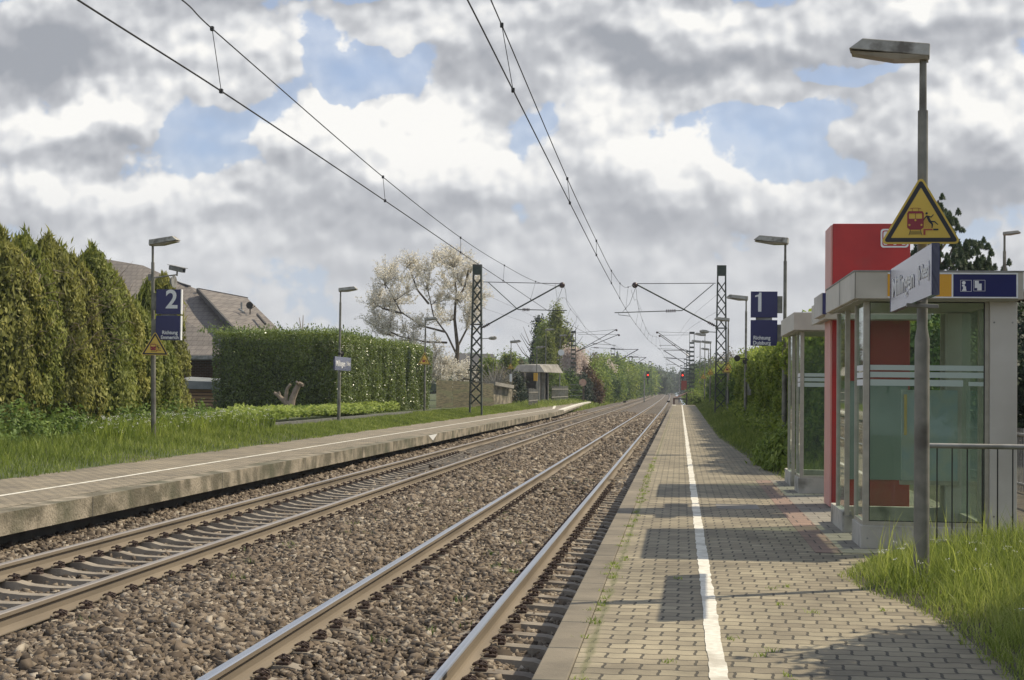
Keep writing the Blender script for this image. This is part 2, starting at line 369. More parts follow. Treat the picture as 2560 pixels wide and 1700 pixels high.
M['tiles'] = brickmat('grey roof tiles', (.195, .17, .145), (.165, .145, .125), (.115, .10, .088), .3, .24, .016, .015, axes='xz', mottle=.25)

def glassmat(name, tint, gl=.10, rough=.02):
    m = bpy.data.materials.new(name); m.use_nodes = True; t = m.node_tree; n = t.nodes; n.clear()
    o = n.new('ShaderNodeOutputMaterial'); tr = n.new('ShaderNodeBsdfTransparent'); tr.inputs[0].default_value = (*tint, 1)
    g = n.new('ShaderNodeBsdfGlossy'); g.inputs['Roughness'].default_value = rough; g.inputs[0].default_value = (.9, .95, .92, 1)
    fr = n.new('ShaderNodeLayerWeight'); fr.inputs[0].default_value = .5; pw = n.new('ShaderNodeMath'); pw.operation = 'POWER'; pw.inputs[1].default_value = 4.5; t.links.new(fr.outputs['Facing'], pw.inputs[0])
    ma = n.new('ShaderNodeMath'); ma.operation = 'MULTIPLY_ADD'; ma.inputs[1].default_value = .9; ma.inputs[2].default_value = gl + .04; ma.use_clamp = True; t.links.new(pw.outputs[0], ma.inputs[0])
    df = n.new('ShaderNodeBsdfDiffuse'); df.inputs[0].default_value = (.35, .42, .36, 1)
    m0 = n.new('ShaderNodeMixShader'); m0.inputs[0].default_value = .045; t.links.new(tr.outputs[0], m0.inputs[1]); t.links.new(df.outputs[0], m0.inputs[2])
    mx = n.new('ShaderNodeMixShader'); t.links.new(ma.outputs[0], mx.inputs[0]); t.links.new(m0.outputs[0], mx.inputs[1]); t.links.new(g.outputs[0], mx.inputs[2]); t.links.new(mx.outputs[0], o.inputs[0])
    return m
M['glass'] = glassmat('shelter glass', (.86, .91, .86), -.02)
M['frost'] = glassmat('frosted stripe', (.5, .6, .55), .1, .4)
M['frost'].node_tree.nodes['Mix Shader'].inputs[0].default_value = .6
M['frost'].node_tree.nodes['Diffuse BSDF'].inputs[0].default_value = (.62, .72, .66, 1)
def emis(name, c, s):
    m = bpy.data.materials.new(name); m.use_nodes = True; p = m.node_tree.nodes['Principled BSDF']
    p.inputs['Emission Color'].default_value = (*c, 1); p.inputs['Emission Strength'].default_value = s; p.inputs['Base Color'].default_value = (*c, 1); return m
M['redlight'] = emis('red signal light', (1, .04, .02), 3.5)

# ---------------------------------------------------------------- foliage, grass and stones from arrays
def soup(name, V, F, mats, tint=None, parent=None, mi=None, org=None, smooth=False):
    """V (n,3), F (m,k) index arrays -> one mesh object; tint: one value per face"""
    me = bpy.data.meshes.new(name); k = F.shape[1]; m = len(F)
    me.vertices.add(len(V)); me.vertices.foreach_set('co', np.ascontiguousarray(V, dtype=np.float32).ravel())
    me.loops.add(m * k); me.loops.foreach_set('vertex_index', F.astype(np.int32).ravel())
    me.polygons.add(m); me.polygons.foreach_set('loop_start', np.arange(0, m * k, k, dtype=np.int32))
    me.update(calc_edges=True)
    for q in (mats if isinstance(mats, (list, tuple)) else [mats]): me.materials.append(q)
    if mi is not None: me.polygons.foreach_set('material_index', np.asarray(mi, dtype=np.int32))
    if tint is not None:
        a = me.attributes.new('tint', 'FLOAT', 'FACE'); a.data.foreach_set('value', np.clip(tint, 0, 1).astype(np.float32))
    if smooth: me.polygons.foreach_set('use_smooth', [True] * m)
    me['abs'] = 1
    return link(name, me, parent)
def unit(a): return a / np.maximum(np.linalg.norm(a, axis=1, keepdims=True), 1e-9)
def leafarr(P, N, L, Wd, rg=rng, updir=None, jit=.55):
    """diamond leaves: centre P, facing N, length L, width Wd"""
    n = len(P); N = unit(N + rg.normal(0, jit, (n, 3)))
    d = rg.normal(0, 1, (n, 3)) if updir is None else np.asarray(updir) + rg.normal(0, .35, (n, 3))
    t = unit(d - N * (d * N).sum(1, keepdims=True)); b = np.cross(N, t)
    L = np.broadcast_to(L, n)[:, None] * rg.uniform(.7, 1.3, (n, 1)); Wd = np.broadcast_to(Wd, n)[:, None] * rg.uniform(.7, 1.3, (n, 1))
    fold = N * L * .12
    V = np.stack([P - t * L * .5, P + b * Wd * .5 - fold, P + t * L * .5, P - b * Wd * .5 - fold], 1).reshape(-1, 3)
    F = np.arange(4 * n).reshape(n, 4)
    return V, F
def vnoise(P, s, seed=0):
    """cheap smooth noise -1..1 from sums of sines"""
    r = np.random.default_rng(seed); o = np.zeros(len(P))
    for k in range(5):
        d = r.normal(0, 1, 3); d /= np.linalg.norm(d); f = s * (1.0 + k * .55)
        o += np.sin(P @ d * f + r.uniform(0, 6.3)) / (1 + k * .35)
    return o / 2.6
def clumps(blobs, n, per, sig, leaf, wid, rg, shell=(.72, 1.06), zmin=None, updir=None, sz=1., tvar=.16):
    """leaf clumps spread through the outer part of ellipsoids blobs=[(x,y,z,rx,ry,rz)]"""
    B = np.array(blobs, float); a = (B[:, 3] * B[:, 4] + B[:, 4] * B[:, 5] + B[:, 3] * B[:, 5]); pick = rg.choice(len(B), n, p=a / a.sum())
    d = unit(rg.normal(0, 1, (n, 3))); r = rg.uniform(shell[0], shell[1], (n, 1))
    c = B[pick, :3] + d * B[pick, 3:] * r
    keep = np.ones(n, bool)
    for q in B:                       # drop the clumps that lie deep inside another ellipsoid
        e = (((c - q[:3]) / q[3:]) ** 2).sum(1); keep &= e > shell[0] ** 2 * .8
    if zmin is not None: keep &= c[:, 2] > zmin
    c = c[keep]; d = unit(d[keep] / B[pick[keep], 3:]); m = len(c)
    tc_ = rg.normal(.5, tvar, m) + .12 * d[:, 2] * 0
    P = np.repeat(c, per, 0) + rg.normal(0, 1, (m * per, 3)) * np.array([sig, sig, sig * sz])
    N = np.repeat(d, per, 0) * .8 + np.array([0, 0, .35])
    V, F = leafarr(P, N, leaf, wid, rg, updir)
    return V, F, np.repeat(tc_, per) + rg.normal(0, .14, m * per)
def merge(parts):
    vs, fs, ts, o = [], [], [], 0
    for V, F, T in parts: vs.append(V); fs.append(F + o); ts.append(T); o += len(V)
    return np.concatenate(vs), np.concatenate(fs), np.concatenate(ts)
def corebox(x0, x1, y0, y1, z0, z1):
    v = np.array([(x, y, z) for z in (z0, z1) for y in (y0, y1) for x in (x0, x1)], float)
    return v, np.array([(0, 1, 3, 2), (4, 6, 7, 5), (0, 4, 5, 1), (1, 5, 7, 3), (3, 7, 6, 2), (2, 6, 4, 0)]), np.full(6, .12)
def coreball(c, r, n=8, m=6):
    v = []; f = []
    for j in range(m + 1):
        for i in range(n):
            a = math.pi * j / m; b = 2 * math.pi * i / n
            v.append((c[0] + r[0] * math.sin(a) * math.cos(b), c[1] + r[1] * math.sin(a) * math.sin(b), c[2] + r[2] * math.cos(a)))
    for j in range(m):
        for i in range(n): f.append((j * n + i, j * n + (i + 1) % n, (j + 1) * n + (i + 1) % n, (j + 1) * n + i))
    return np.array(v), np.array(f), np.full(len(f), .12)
def limbs(mb, p, d, L, r, depth, rg, tips, spread=.5, kids=3, upb=.25, minr=.006, n=6):
    """recursive tapered branches; collects the tips"""
    d = Vector(d).normalized(); pts = [Vector(p)]; rs = [r]; seg = 3
    for k in range(seg):
        d = (d + Vector(rg.normal(0, .13, 3)) + Vector((0, 0, upb * .2))).normalized()
        pts.append(pts[-1] + d * L / seg); rs.append(max(r * (1 - .45 * (k + 1) / seg), minr))
    mb.tube(pts, rs, n)
    if depth == 0:
        tips.append((pts[1], pts[-1])); return
    for k in range(kids):
        q = Vector(rg.normal(0, 1, 3)); q -= d * q.dot(d); q.normalize()
        nd = (d + q * spread * rg.uniform(.6, 1.4) + Vector((0, 0, upb))).normalized()
        limbs(mb, pts[-1] if k < 2 else pts[2], nd, L * rg.uniform(.62, .85), rs[-1] * .8, depth - 1, rg, tips, spread, kids, upb, minr, max(4, n - 1))
LM = dict(
  thuja=leafmat('thuja sprays', (.025, .045, .008), (.17, .20, .032), (.40, .41, .11), trans=.4),
  thuja_gold=leafmat('yellow thuja sprays', (.04, .055, .012), (.22, .225, .045), (.47, .45, .13), trans=.4),
  laurel=leafmat('laurel leaves', (.028, .045, .006), (.12, .165, .02), (.27, .33, .06), rough=.30, trans=.30, spec=.65),
  laurel_top=leafmat('young laurel leaves', (.05, .08, .015), (.14, .20, .04), (.28, .34, .10), rough=.4),
  hedge=leafmat('privet leaves', (.06, .09, .014), (.22, .29, .045), (.44, .48, .11), trans=.55),
  bright=leafmat('fresh green leaves', (.08, .12, .02), (.21, .28, .045), (.38, .45, .10), trans=.42),
  mid=leafmat('green leaves', (.035, .07, .014), (.11, .18, .035), (.23, .31, .07), trans=.36),
  dark=leafmat('dark green leaves', (.008, .02, .008), (.025, .045, .018), (.06, .085, .035)),
  grey=leafmat('grey brown twigs', (.06, .05, .03), (.16, .14, .085), (.28, .25, .16), trans=.2),
  red=leafmat('reddish leaves', (.05, .025, .01), (.12, .065, .025), (.18, .11, .05)),
  blossom=leafmat('white blossom', (.55, .49, .36), (.80, .76, .66), (.93, .91, .85), rough=.8, trans=.5),
  pink=leafmat('pale pink blossom', (.42, .32, .27), (.68, .58, .51), (.85, .77, .71), rough=.8, trans=.45),
  pine=leafmat('pine needles', (.014, .03, .014), (.05, .08, .036), (.12, .16, .065)),
  poplar=leafmat('young poplar leaves', (.07, .09, .012), (.20, .24, .035), (.36, .38, .08), trans=.4),
  grass=leafmat('grass blades', (.085, .12, .02), (.225, .285, .05), (.47, .49, .15), rough=.5, trans=.45),
  flower=leafmat('white flowers', (.5, .5, .42), (.7, .7, .62), (.85, .85, .8), rough=.8),
  far=leafmat('distant woods', (.03, .05, .02), (.075, .11, .04), (.14, .17, .07)),
)
def grass(name, pts, h, w, mat_, rg, lean=.3, label=None, tb=.5):
    n = len(pts); a = rg.uniform(0, 2 * np.pi, n); s = np.stack([np.cos(a), np.sin(a), np.zeros(n)], 1)
    h = np.broadcast_to(h, n)[:, None] * rg.uniform(.45, 1.25, (n, 1)); q = rg.uniform(0, 2 * np.pi, n); L = np.stack([np.cos(q), np.sin(q), np.zeros(n)], 1) * lean * h * rg.uniform(.2, 1.3, (n, 1))
    z = np.array([0, 0, 1.]); w = w * rg.uniform(.6, 1.3, (n, 1))
    V = np.stack([pts - s * w, pts + s * w, pts + L * .35 + z * h * .6 + s * w * .7, pts + L * .35 + z * h * .6 - s * w * .7, pts + L + z * h], 1).reshape(-1, 3)
    b = np.arange(n)[:, None] * 5; F = np.concatenate([b + np.array([[0, 1, 2]]), b + np.array([[0, 2, 3]]), b + np.array([[3, 2, 4]])])
    t = tb + .22 * vnoise(pts, 2.2, 3) + rg.normal(0, .16, n)
    return soup(name, V, F, mat_, np.tile(t, 3))

# ================================================================ THE SETTING
XN, XF = -2.342, -6.376           # centres of the near and the far track
PZ, PL = .42, .38                 # heights of the two platforms over the rail heads
def bend(Y): return -1.0e-5 * max(0., Y - 100) ** 2
def gedge(Y):                     # where the paving ends and the grass begins, right platform
    return float(np.interp(Y, [-20, 7, 9, 10.4, 11.4, 12.0, 12.9, 13.5, 14.3, 14.7, 14.9, 26.4, 26.8, 30, 34, 49, 80, 126, 149], [1.9, 1.75, 1.74, 1.72, 1.6, 1.42, 1.33, 1.5, 1.8, 2.3, 3.5, 3.5, 1.75, 1.68, 1.56, 1.26, 1.33, 1.47, 1.5]))
def gridmesh(name, rows, mats, kind='structure', smooth=True):
    """rows: list of lists of points"""
    n = len(rows[0]); mb = MB(); mb.add([p for r_ in rows for p in r_], [(i * n + k, i * n + k + 1, (i + 1) * n + k + 1, (i + 1) * n + k) for i in range(len(rows) - 1) for k in range(n - 1)])
    return tag(mb.build(name, mats, smooth=smooth), kind=kind)
YS = list(np.arange(-20, 60, .5)) + list(np.arange(60, 160, 2)) + list(np.arange(160, 500, 10)) + [600, 800, 1200, 2000, 3500]
rows = []
for Y in YS:
    b = bend(min(Y, 500)); e = gedge(Y) if Y < 149 else 1.0 + b; far = Y >= 149
    z0 = -.32 if far else PZ - .03
    rows.append([(e + q, Y, (z0 + (.55 - z0) * min(1, q / 3) if far else z) ) for q, z in ((0, z0), (.04, PZ + .004), (.25, PZ + .02), (.8, PZ + .05), (1.6, PZ + .10), (3, .52), (8, .55), (40, .55), (200, .5), (1500, .5))])
gridmesh('ground', rows, M['soil'])
rows = []
for Y in YS:
    b = bend(min(Y, 500))
    if Y < 118: xs = [(-10.5, .30), (-10.62, .385), (-11.2, .47), (-12.2, .58), (-14, .62), (-30, .62), (-200, .6), (-1500, .6)]
    else: xs = [(-8.4 + b, -.34), (-9.2 + b, -.15), (-10.4 + b, .15), (-12 + b, .45), (-14 + b, .6), (-30, .62), (-200, .6), (-1500, .6)]
    rows.append([(x, Y, z) for x, z in xs][::-1])
gridmesh('ground', rows, M['ground'])

def hb(X, Y=0.):
    """top of the ballast across the tracks"""
    return np.interp(X, [-9.5, -8.2, -7.9, -7.5, -7.25, -7.1, -6.95, -5.8, -5.65, -5.3, -4.9, -4.3, -3.8, -3.4, -3.2, -3.05, -1.65, -1.5, -1.2, -.95, -.6],
      [-.12, -.10, -.11, -.16, -.20, -.235, -.282, -.282, -.235, -.175, -.12, -.10, -.12, -.17, -.205, -.215, -.215, -.215, -.245, -.30, -.34])
XB = [-9.4, -8.6, -8.1, -7.7, -7.3, -7.1, -6.9, -5.8, -5.6, -5.3, -4.9, -4.3, -3.8, -3.4, -3.1, -1.6, -1.4, -1.1, -.9, -.55, -.1, .6]
gridmesh('track_bed', [[(x + bend(min(Y, 700)), Y, float(hb(x)) - .02) for x in XB] for Y in YS if Y < 1300], mat('ballast bed', (.035, .028, .02), (.16, .13, .10), 26, .95, bump=.03, bscale=22, detail=4, c3=(.12, .10, .075), s3=.5, lo=.3, hi=.7))

# ballast stones, one heap
m = leafmat('ballast stones', (.05, .038, .028), (.165, .128, .092), (.37, .32, .25), rough=.9, trans=0)
def stones(Y0, Y1, dens, r0, r1, name):
    n = int((Y1 - Y0) * 7.9 * dens); X = rng.uniform(-8.5, -.6, n); Y = rng.uniform(Y0, Y1, n)
    lim = Y * (-.108 - .345) / (1 - .05) - .4; k = X > lim - .2
    k &= ~((np.abs(X - XF) < .66) & (rng.random(n) < .7)); k &= ~((np.abs(X - XN) < .66) & (rng.random(n) < .3))
    for c in (XN - .75, XN + .75, XF - .75, XF + .75): k &= np.abs(X - c) > .075
    X, Y = X[k], Y[k]; n = len(X); r = rng.uniform(r0, r1, n) * (1 + .5 * (rng.random(n) > .93))
    z = hb(X) + rng.uniform(-.025, .012, n) + .02 * vnoise(np.stack([X, Y, X * 0], 1), 5, 2)
    cube = np.array([(x, y, q) for q in (-1, 1) for y in (-1, 1) for x in (-1, 1)], float) * .75
    V = cube[None] + rng.uniform(-.55, .55, (n, 8, 3)); V *= r[:, None, None] * rng.uniform(.6, 1.35, (n, 1, 3)) * np.array([1.2, 1., .8])
    a = rng.uniform(0, 6.28, n); ca, sa = np.cos(a), np.sin(a); t = rng.uniform(-1.1, 1.1, n); ct, st = np.cos(t), np.sin(t)
    x, y, q = V[..., 0].copy(), V[..., 1].copy(), V[..., 2].copy(); y, q = y * ct[:, None] - q * st[:, None], y * st[:, None] + q * ct[:, None]
    V = np.stack([x * ca[:, None] - y * sa[:, None], x * sa[:, None] + y * ca[:, None], q], -1) + np.stack([X, Y, z], 1)[:, None]
    F = np.array([(0, 2, 3, 1), (4, 5, 7, 6), (0, 1, 5, 4), (1, 3, 7, 5), (3, 2, 6, 7), (2, 0, 4, 6)])
    F = (F[None] + np.arange(n)[:, None, None] * 8).reshape(-1, 4)
    tint = np.clip(rng.normal(.43, .24, n) + .35 * (rng.random(n) > .96), 0, 1)
    return V.reshape(-1, 3), F, np.repeat(tint, 6)
V, F, T = merge([stones(8, 17, 1150, .013, .034, 'a'), stones(17, 30, 760, .016, .036, 'b'), stones(30, 60, 190, .028, .055, 'c'), stones(60, 130, 60, .04, .08, 'd')])
tag(soup('ballast', V, F, m, T), 'brown and grey track ballast stones between and beside the rails', 'ballast', kind='stuff')

# ---------------------------------------------------------------- rails
def rail(X, top, label):
    prof = [(-.075, -.172), (.075, -.172), (.075, -.162), (.018, -.145), (.009, -.125), (.009, -.055), (.036, -.04), (.036, -.008), (.028, 0), (-.028, 0), (-.036, -.008), (-.036, -.04), (-.009, -.055), (-.009, -.125), (-.018, -.145), (-.075, -.162)]
    ys = [3] + list(range(100, 720, 20)); n = len(prof); mb = MB()
    for Y in ys: mb.v += [(X + bend(Y) + p, Y, q) for p, q in prof]
    for i in range(len(ys) - 1):
        for k in range(n):
            mb.f.append((i * n + k, i * n + (k + 1) % n, (i + 1) * n + (k + 1) % n, (i + 1) * n + k)); mb.mi.append(1 if k in (7, 8, 9) else 0)
    mb.f.append(tuple(range(n))); mb.mi.append(0)
    o = mb.build('rail', [M['rail_side'], top]); tag(o, label, 'rail', 'steel rails')
    return o
r1 = rail(XN + .75, M['rail_top'], 'polished rail closest to the right platform edge')
rail(XN - .75, M['rail_top'], 'polished rail of the near track on the side of the far track')
rail(XF + .75, M['rail_top_dull'], 'duller brown rail of the far track beside the wide middle ballast')
rail(XF - .75, M['rail_top_dull'], 'duller brown rail closest to the left platform wall')
for Y in (9.55, 12.15, 17.4):
    pass
# ---------------------------------------------------------------- sleepers, each with its clips
def make_sleeper(full):
    lab = 'concrete sleeper with brown spring clips under the far track' if full else 'concrete sleeper half covered by stones under the near track'
    t = empty('concrete_sleeper', (0, 0, 0), lab, 'sleeper', 'sleepers of the far track' if full else 'sleepers of the near track')
    top = [(-1.3, -.215), (-1.22, -.195), (-.95, -.180), (-.56, -.180), (-.42, -.215), (-.2, -.232), (.2, -.232), (.42, -.215), (.56, -.180), (.95, -.180), (1.22, -.195), (1.3, -.215)]
    vs = []; n = len(top)
    for x, z in top: vs += [(x, -.085, z), (x, .085, z), (x, .14, z - .14), (x, -.14, z - .14)]
    fs = []
    for i in range(n - 1): fs += [(4 * i + k, 4 * i + (k + 1) % 4, 4 * i + 4 + (k + 1) % 4, 4 * i + 4 + k) for k in (0, 1, 3)]
    fs += [(0, 1, 2, 3), tuple(4 * n - 4 + k for k in (3, 2, 1, 0))]
    MB().add(vs, fs).build('beam', M['sleeper'], t)
    return t
def add_clips(t):
    for s in (-.75, .75):
        for q in (-1, 1):
            mb = MB(); x = s + q * .135
            mb.box(x - .045, x + .05, -.05, .05, -.182, -.160)
            for w in (-1, 1):
                mb.tube([(x - q * .055, w * .028, -.135), (x - q * .02, w * .062, -.118), (x + q * .035, w * .058, -.128), (x + q * .045, w * .03, -.15), (x + q * .0, w * .02, -.122)], .0095, 5)
            mb.tube([(x, 0, -.165), (x, 0, -.100)], .014, 6)
            mb.build('rail_clip', M['clip'], t)
for XC, n, nc, y0, full in ((XN, 150, 46, 6.05, False), (XF, 145, 60, 12.82 + .6, True)):
    a = make_sleeper(full); bare = a; withc = copy_tree(a); add_clips(withc); used = False
    for i in range(n):
        Y = y0 + i * .6 + (.062 if XC == XN else 0)
        if i < nc:
            if not used: o = withc; used = True
            else: o = copy_tree(withc)
        elif i == nc: o = bare
        else: o = copy_tree(bare)
        o.location = (XC + bend(Y), Y, 0)
mb = MB()
for XC, y0, n in ((XN, 96, 160), (XF, 100.5, 155)):
    for i in range(n):
        Y = y0 + i * .6; b = XC + bend(Y); mb.box(b - 1.3, b + 1.3, Y - .12, Y + .12, -.3, -.19)
tag(mb.build('distant_sleepers', M['sleeper']), 'concrete sleepers far down both tracks', 'sleepers', kind='stuff')

# ---------------------------------------------------------------- right platform
mb = MB()
mb.box(-.60, 3.6, -8, 149, -.6, PZ - .06)
tag(mb.build('platform_wall', M['old_concrete']), kind='structure')
tag(MB().box(-.56, 3.55, -8, 149, PZ - .06, PZ).build('platform', M['paving']), kind='structure')
tag(MB().box(-.75, -.565, -8, 149, PZ - .14, PZ + .006).build('platform_edge', M['edge'], bevel=.008), kind='structure')
ys = list(np.arange(-8, 30, .055)) + [Y for Y in YS if 30 < Y <= 148] + [149]; jr = random.Random(5); st = [(jr.uniform(-.006, .006), jr.uniform(-.006, .006)) for k in range(1000)]
rows = [(.168 + .003 * math.sin(Y * 3.1) + st[int((Y + 8) / .165) % 1000][0], .264 + .003 * math.sin(Y * 2.3 + 1) + st[int((Y + 8) / .165) % 1000][1]) for Y in ys]
mb = MB()
mb.add([p for (a, b), Y in zip(rows, ys) for p in ((a, Y, PZ + .005), (b, Y, PZ + .005))], [(2 * i, 2 * i + 1, 2 * i + 3, 2 * i + 2) for i in range(len(ys) - 1)])
tag(mb.build('platform_line', M['line']), kind='structure')
tag(MB().box(1.27, 1.52, 14.7, 26.3, PZ, PZ + .004).build('paving_strip', M['redstrip']), kind='structure')
tag(MB().box(1.52, 3.5, 14.75, 26.3, PZ, PZ + .0045).build('paving_slabs', M['slabs']), kind='structure')
tag(MB().box(-.70, -.35, 143.5, 148, PZ, PZ + .010).build('platform_patch', M['line']), kind='structure')
tag(MB().box(.48, 1.02, 19.85, 20.65, PZ, PZ + .004).build('hatch_cover', M['concrete']), 'grey rectangular concrete cover set in the paving', 'cover')

# ---------------------------------------------------------------- left platform
LP = [(-7.91, -5), (-7.91, 20), (-7.91, 60), (-7.91, 100), (-8.05, 108), (-8.5, 120), (-9.1, 138), (-9.6, 155), (-10.0, 176), (-17, 176), (-17, 128), (-13, 120), (-11.0, 112), (-10.7, 90), (-10.65, 40), (-10.6, -5)]
tag(MB().prism(LP, (0, 0, PL - .27), (1, 0, 0), (0, 1, 0), (0, 0, .27)).build('platform', [M['old_concrete']]), kind='structure')
TOPP = [(x + (.25 if x < -9 and False else 0), y) for x, y in LP]
tag(MB().flat([(-8.22, -5), (-8.22, 100), (-8.36, 108), (-8.8, 120), (-9.4, 138), (-9.9, 155), (-10.3, 175.8), (-17, 175.8), (-17, 128), (-13, 120), (-11.0, 112), (-10.7, 90), (-10.65, 40), (-10.6, -5)], (0, 0, PL + .004), (1, 0, 0), (0, 1, 0)).build('paving', M['paving_left']), kind='structure')
tag(MB().box(-9.6, -8.22, -5, 100, -.6, PL - .28).build('platform_wall', M['dark_concrete']), kind='structure')
tag(MB().prism([(x - .5, y) for x, y in LP[3:9]] + [(-16, 170), (-9.6, 101)], (0, 0, -.6), (1, 0, 0), (0, 1, 0), (0, 0, PL - .28 + .6)).build('platform_wall', M['dark_concrete']), kind='structure')
mb = MB(); 
for a, b in (((-9.10, -5), (-9.10, 112)),): mb.add([(a[0] - .05, a[1], PL + .008), (a[0] + .05, a[1], PL + .008), (b[0] + .05, b[1], PL + .008), (b[0] - .05, b[1], PL + .008)], [(0, 1, 2, 3)])
mb.add([(-9.15, 112.02, PL + .008), (-9.0, 112.02, PL + .008), (-10.6, 134, PL + .008), (-10.9, 134, PL + .008)], [(0, 1, 2, 3)])
tag(mb.build('platform_line', M['line']), kind='structure')
mb = MB(); W1 = LP[4:9]; W2 = [(x - .42, y) for x, y in W1]
mb.add([(x, y, PL + .009) for x, y in W1 + W2], [(i, i + 1, 6 + i, 5 + i) for i in range(4)])
mb.add([(x + .005, y, z) for x, y in W1 for z in (PL + .009, PL - .12)], [(2 * i, 2 * i + 2, 2 * i + 3, 2 * i + 1) for i in range(4)])
tag(mb.build('platform_line', M['line']), kind='structure')
for x, y in ((40 * 2361 / 2560, 1270), (1000, 998)):
    pass
mb = MB()
for k in range(14): mb.box(-7.912, -7.9075, 20.35 + k * 6.0, 20.372 + k * 6.0, PL - .265, PL)
tag(mb.build('platform_joint', M['dark_concrete']), kind='structure')
p = at(999, 1000, X=-7.9)
tag(MB().add([(-7.906, p.y - .9, PL - .01), (-7.906, p.y + .9, PL - .01), (-7.906, p.y, PL - .2)], [(0, 1, 2)]).build('white_mark', M['white']), 'white downward triangle painted on the left platform edge', 'marking')
tag(MB().box(-12.62, -12.48, 44, 72, .5, .74).build('garden_kerb', M['kerb']), 'dark low kerb between grass verge and garden planting', 'kerb')
tag(MB().box(-12.9, -12.78, 92, 118, .5, .66).build('garden_kerb', M['kerb']), 'low dark kerb beside the lattice mast and the slat fence', 'kerb')

# ================================================================ LAMP POSTS, SIGNS, SHELTERS
def pictogram(par, z0, s, y, detail=True):
    """train and falling person on the warning triangle; local x to the right, faces -Y"""
    k = s / .63
    def P(l): return [(a * k, z0 + b * k) for a, b in l]
    def fl(name, polys, m_, dy):
        mb = MB()
        for l in polys: mb.prism(P(l), (0, y - dy, 0), (1, 0, 0), (0, 0, 1), (0, .0012, 0))
        return mb.build(name, m_, par)
    r = lambda a, b, c, d: [(a, c), (b, c), (b, d), (a, d)]
    # units: metres on a 0.63 m sign, origin at the middle of the lower edge
    fl('train_symbol', [[(-.105, .085), (-.085, .068), (.0, .068), (.022, .085), (.022, .155), (-.105, .155)], r(-.105, -.092, .155, .20), r(.010, .022, .155, .20), [(-.105, .197), (.022, .197), (.012, .215), (-.095, .215)], r(-.043, -.039, .155, .197)], M['maroon'], .004)
    if not detail:
        fl('person_symbol', [[(.03, .15), (.06, .18), (.12, .09), (.10, .08)], [(.05, .18), (.1, .19), (.1, .175)], [(.08, .13), (.13, .11), (.125, .1), (.07, .12)], r(.03, .14, .055, .066)], M['black'], .0042)
        return
    fl('train_lamps', [circle(.008, 10, (-.088, .105)), circle(.008, 10, (.005, .105)), circle(.008, 10, (-.042, .143))], M['yellow'], .006)
    fl('pantograph_symbol', [[(-.085, .232), (-.06, .238), (-.02, .238), (.002, .232), (.002, .235), (-.02, .241), (-.06, .241), (-.085, .235)], r(-.067, -.064, .215, .239), r(-.018, -.015, .215, .239)], M['maroon'], .004)
    fl('track_symbol', [[(-.080, .068), (-.077, .068), (-.090, .024), (-.094, .024)], [(-.006, .068), (-.003, .068), (.011, .024), (.007, .024)], r(-.081, -.002, .050, .053), r(-.084, .001, .041, .044), r(-.087, .004, .032, .035)], M['black'], .004)
    fl('person_symbol', [circle(.0095, 12, (.044, .197)), [(.020, .140), (.024, .158), (.042, .180), (.056, .180), (.052, .172), (.040, .165), (.028, .150), (.024, .138)],
        [(.050, .180), (.078, .172), (.095, .190), (.099, .186), (.082, .163), (.058, .168)], [(.042, .168), (.060, .176), (.080, .135), (.095, .110), (.090, .082), (.083, .080), (.082, .108), (.060, .130)], [(.070, .138), (.108, .136), (.135, .108), (.128, .106), (.104, .126), (.072, .126)]], M['black'], .0042)
    fl('edge_symbol', [r(.020, .090, .063, .074), r(.020, .036, .026, .063)], M['sign_red'], .004)
    fl('safe_strip_symbol', [r(.096, .135, .062, .075)], M['black'], .004)
    fl('hatching_symbol', [[(.026 + i * .011, .080), (.0275 + i * .011, .080), (.0275 + i * .011 - .045 * (1 if i > 3 else i / 4), .080 + .075 * (1 if i > 3 else i / 4)), (.026 + i * .011 - .045 * (1 if i > 3 else i / 4), .080 + .075 * (1 if i > 3 else i / 4))] for i in range(1, 6)], M['sign_red'], .0038)
def tri(s, r, z0=0):
    """rounded triangle of side s standing on z0"""
    h = s * math.sqrt(3) / 2; c = [(-s / 2, 0), (s / 2, 0), (0, h)]; g = (0, h / 3); out = []
    for i, (x, z) in enumerate(c):
        d = math.hypot(x - g[0], z - g[1]); k = (d - 2 * r) / d; cx, cz = g[0] + (x - g[0]) * k, g[1] + (z - g[1]) * k
        a = math.degrees(math.atan2(z - g[1], x - g[0])); out += circle(r, 7, (cx, cz), R(a - 60), R(a + 60))
    return [(x, z + z0) for x, z in out]
def warning_sign(loc, label, s=.63, rz=0, detail=True):
    t = empty('warning_sign', loc, label, 'sign', 'platform edge warning triangles', rz)
    ORG[t.name] = Vector((0, 0, 0))
    MB().prism(tri(s, .028), (0, 0, 0), (1, 0, 0), (0, 0, 1), (0, .018, 0)).build('plate', M['yellow'], t)
    outer = tri(s * .915, .016, s * .024); inner = tri(s * .735, .004, s * .076); n = len(outer)
    mb = MB(); mb.add([(x, -.0022, z) for x, z in outer] + [(x, -.0022, z) for x, z in inner], [(i, (i + 1) % n, n + (i + 1) % n, n + i) for i in range(n)]); mb.build('black_border', M['black'], t)
    pictogram(t, 0.045 * s / .63, s, 0, detail); ORG[t.name] = Vector(loc)
    return t
def local(t):                          # parts of t are given in its own frame
    ORG[t.name] = Vector((0, 0, 0)); return t

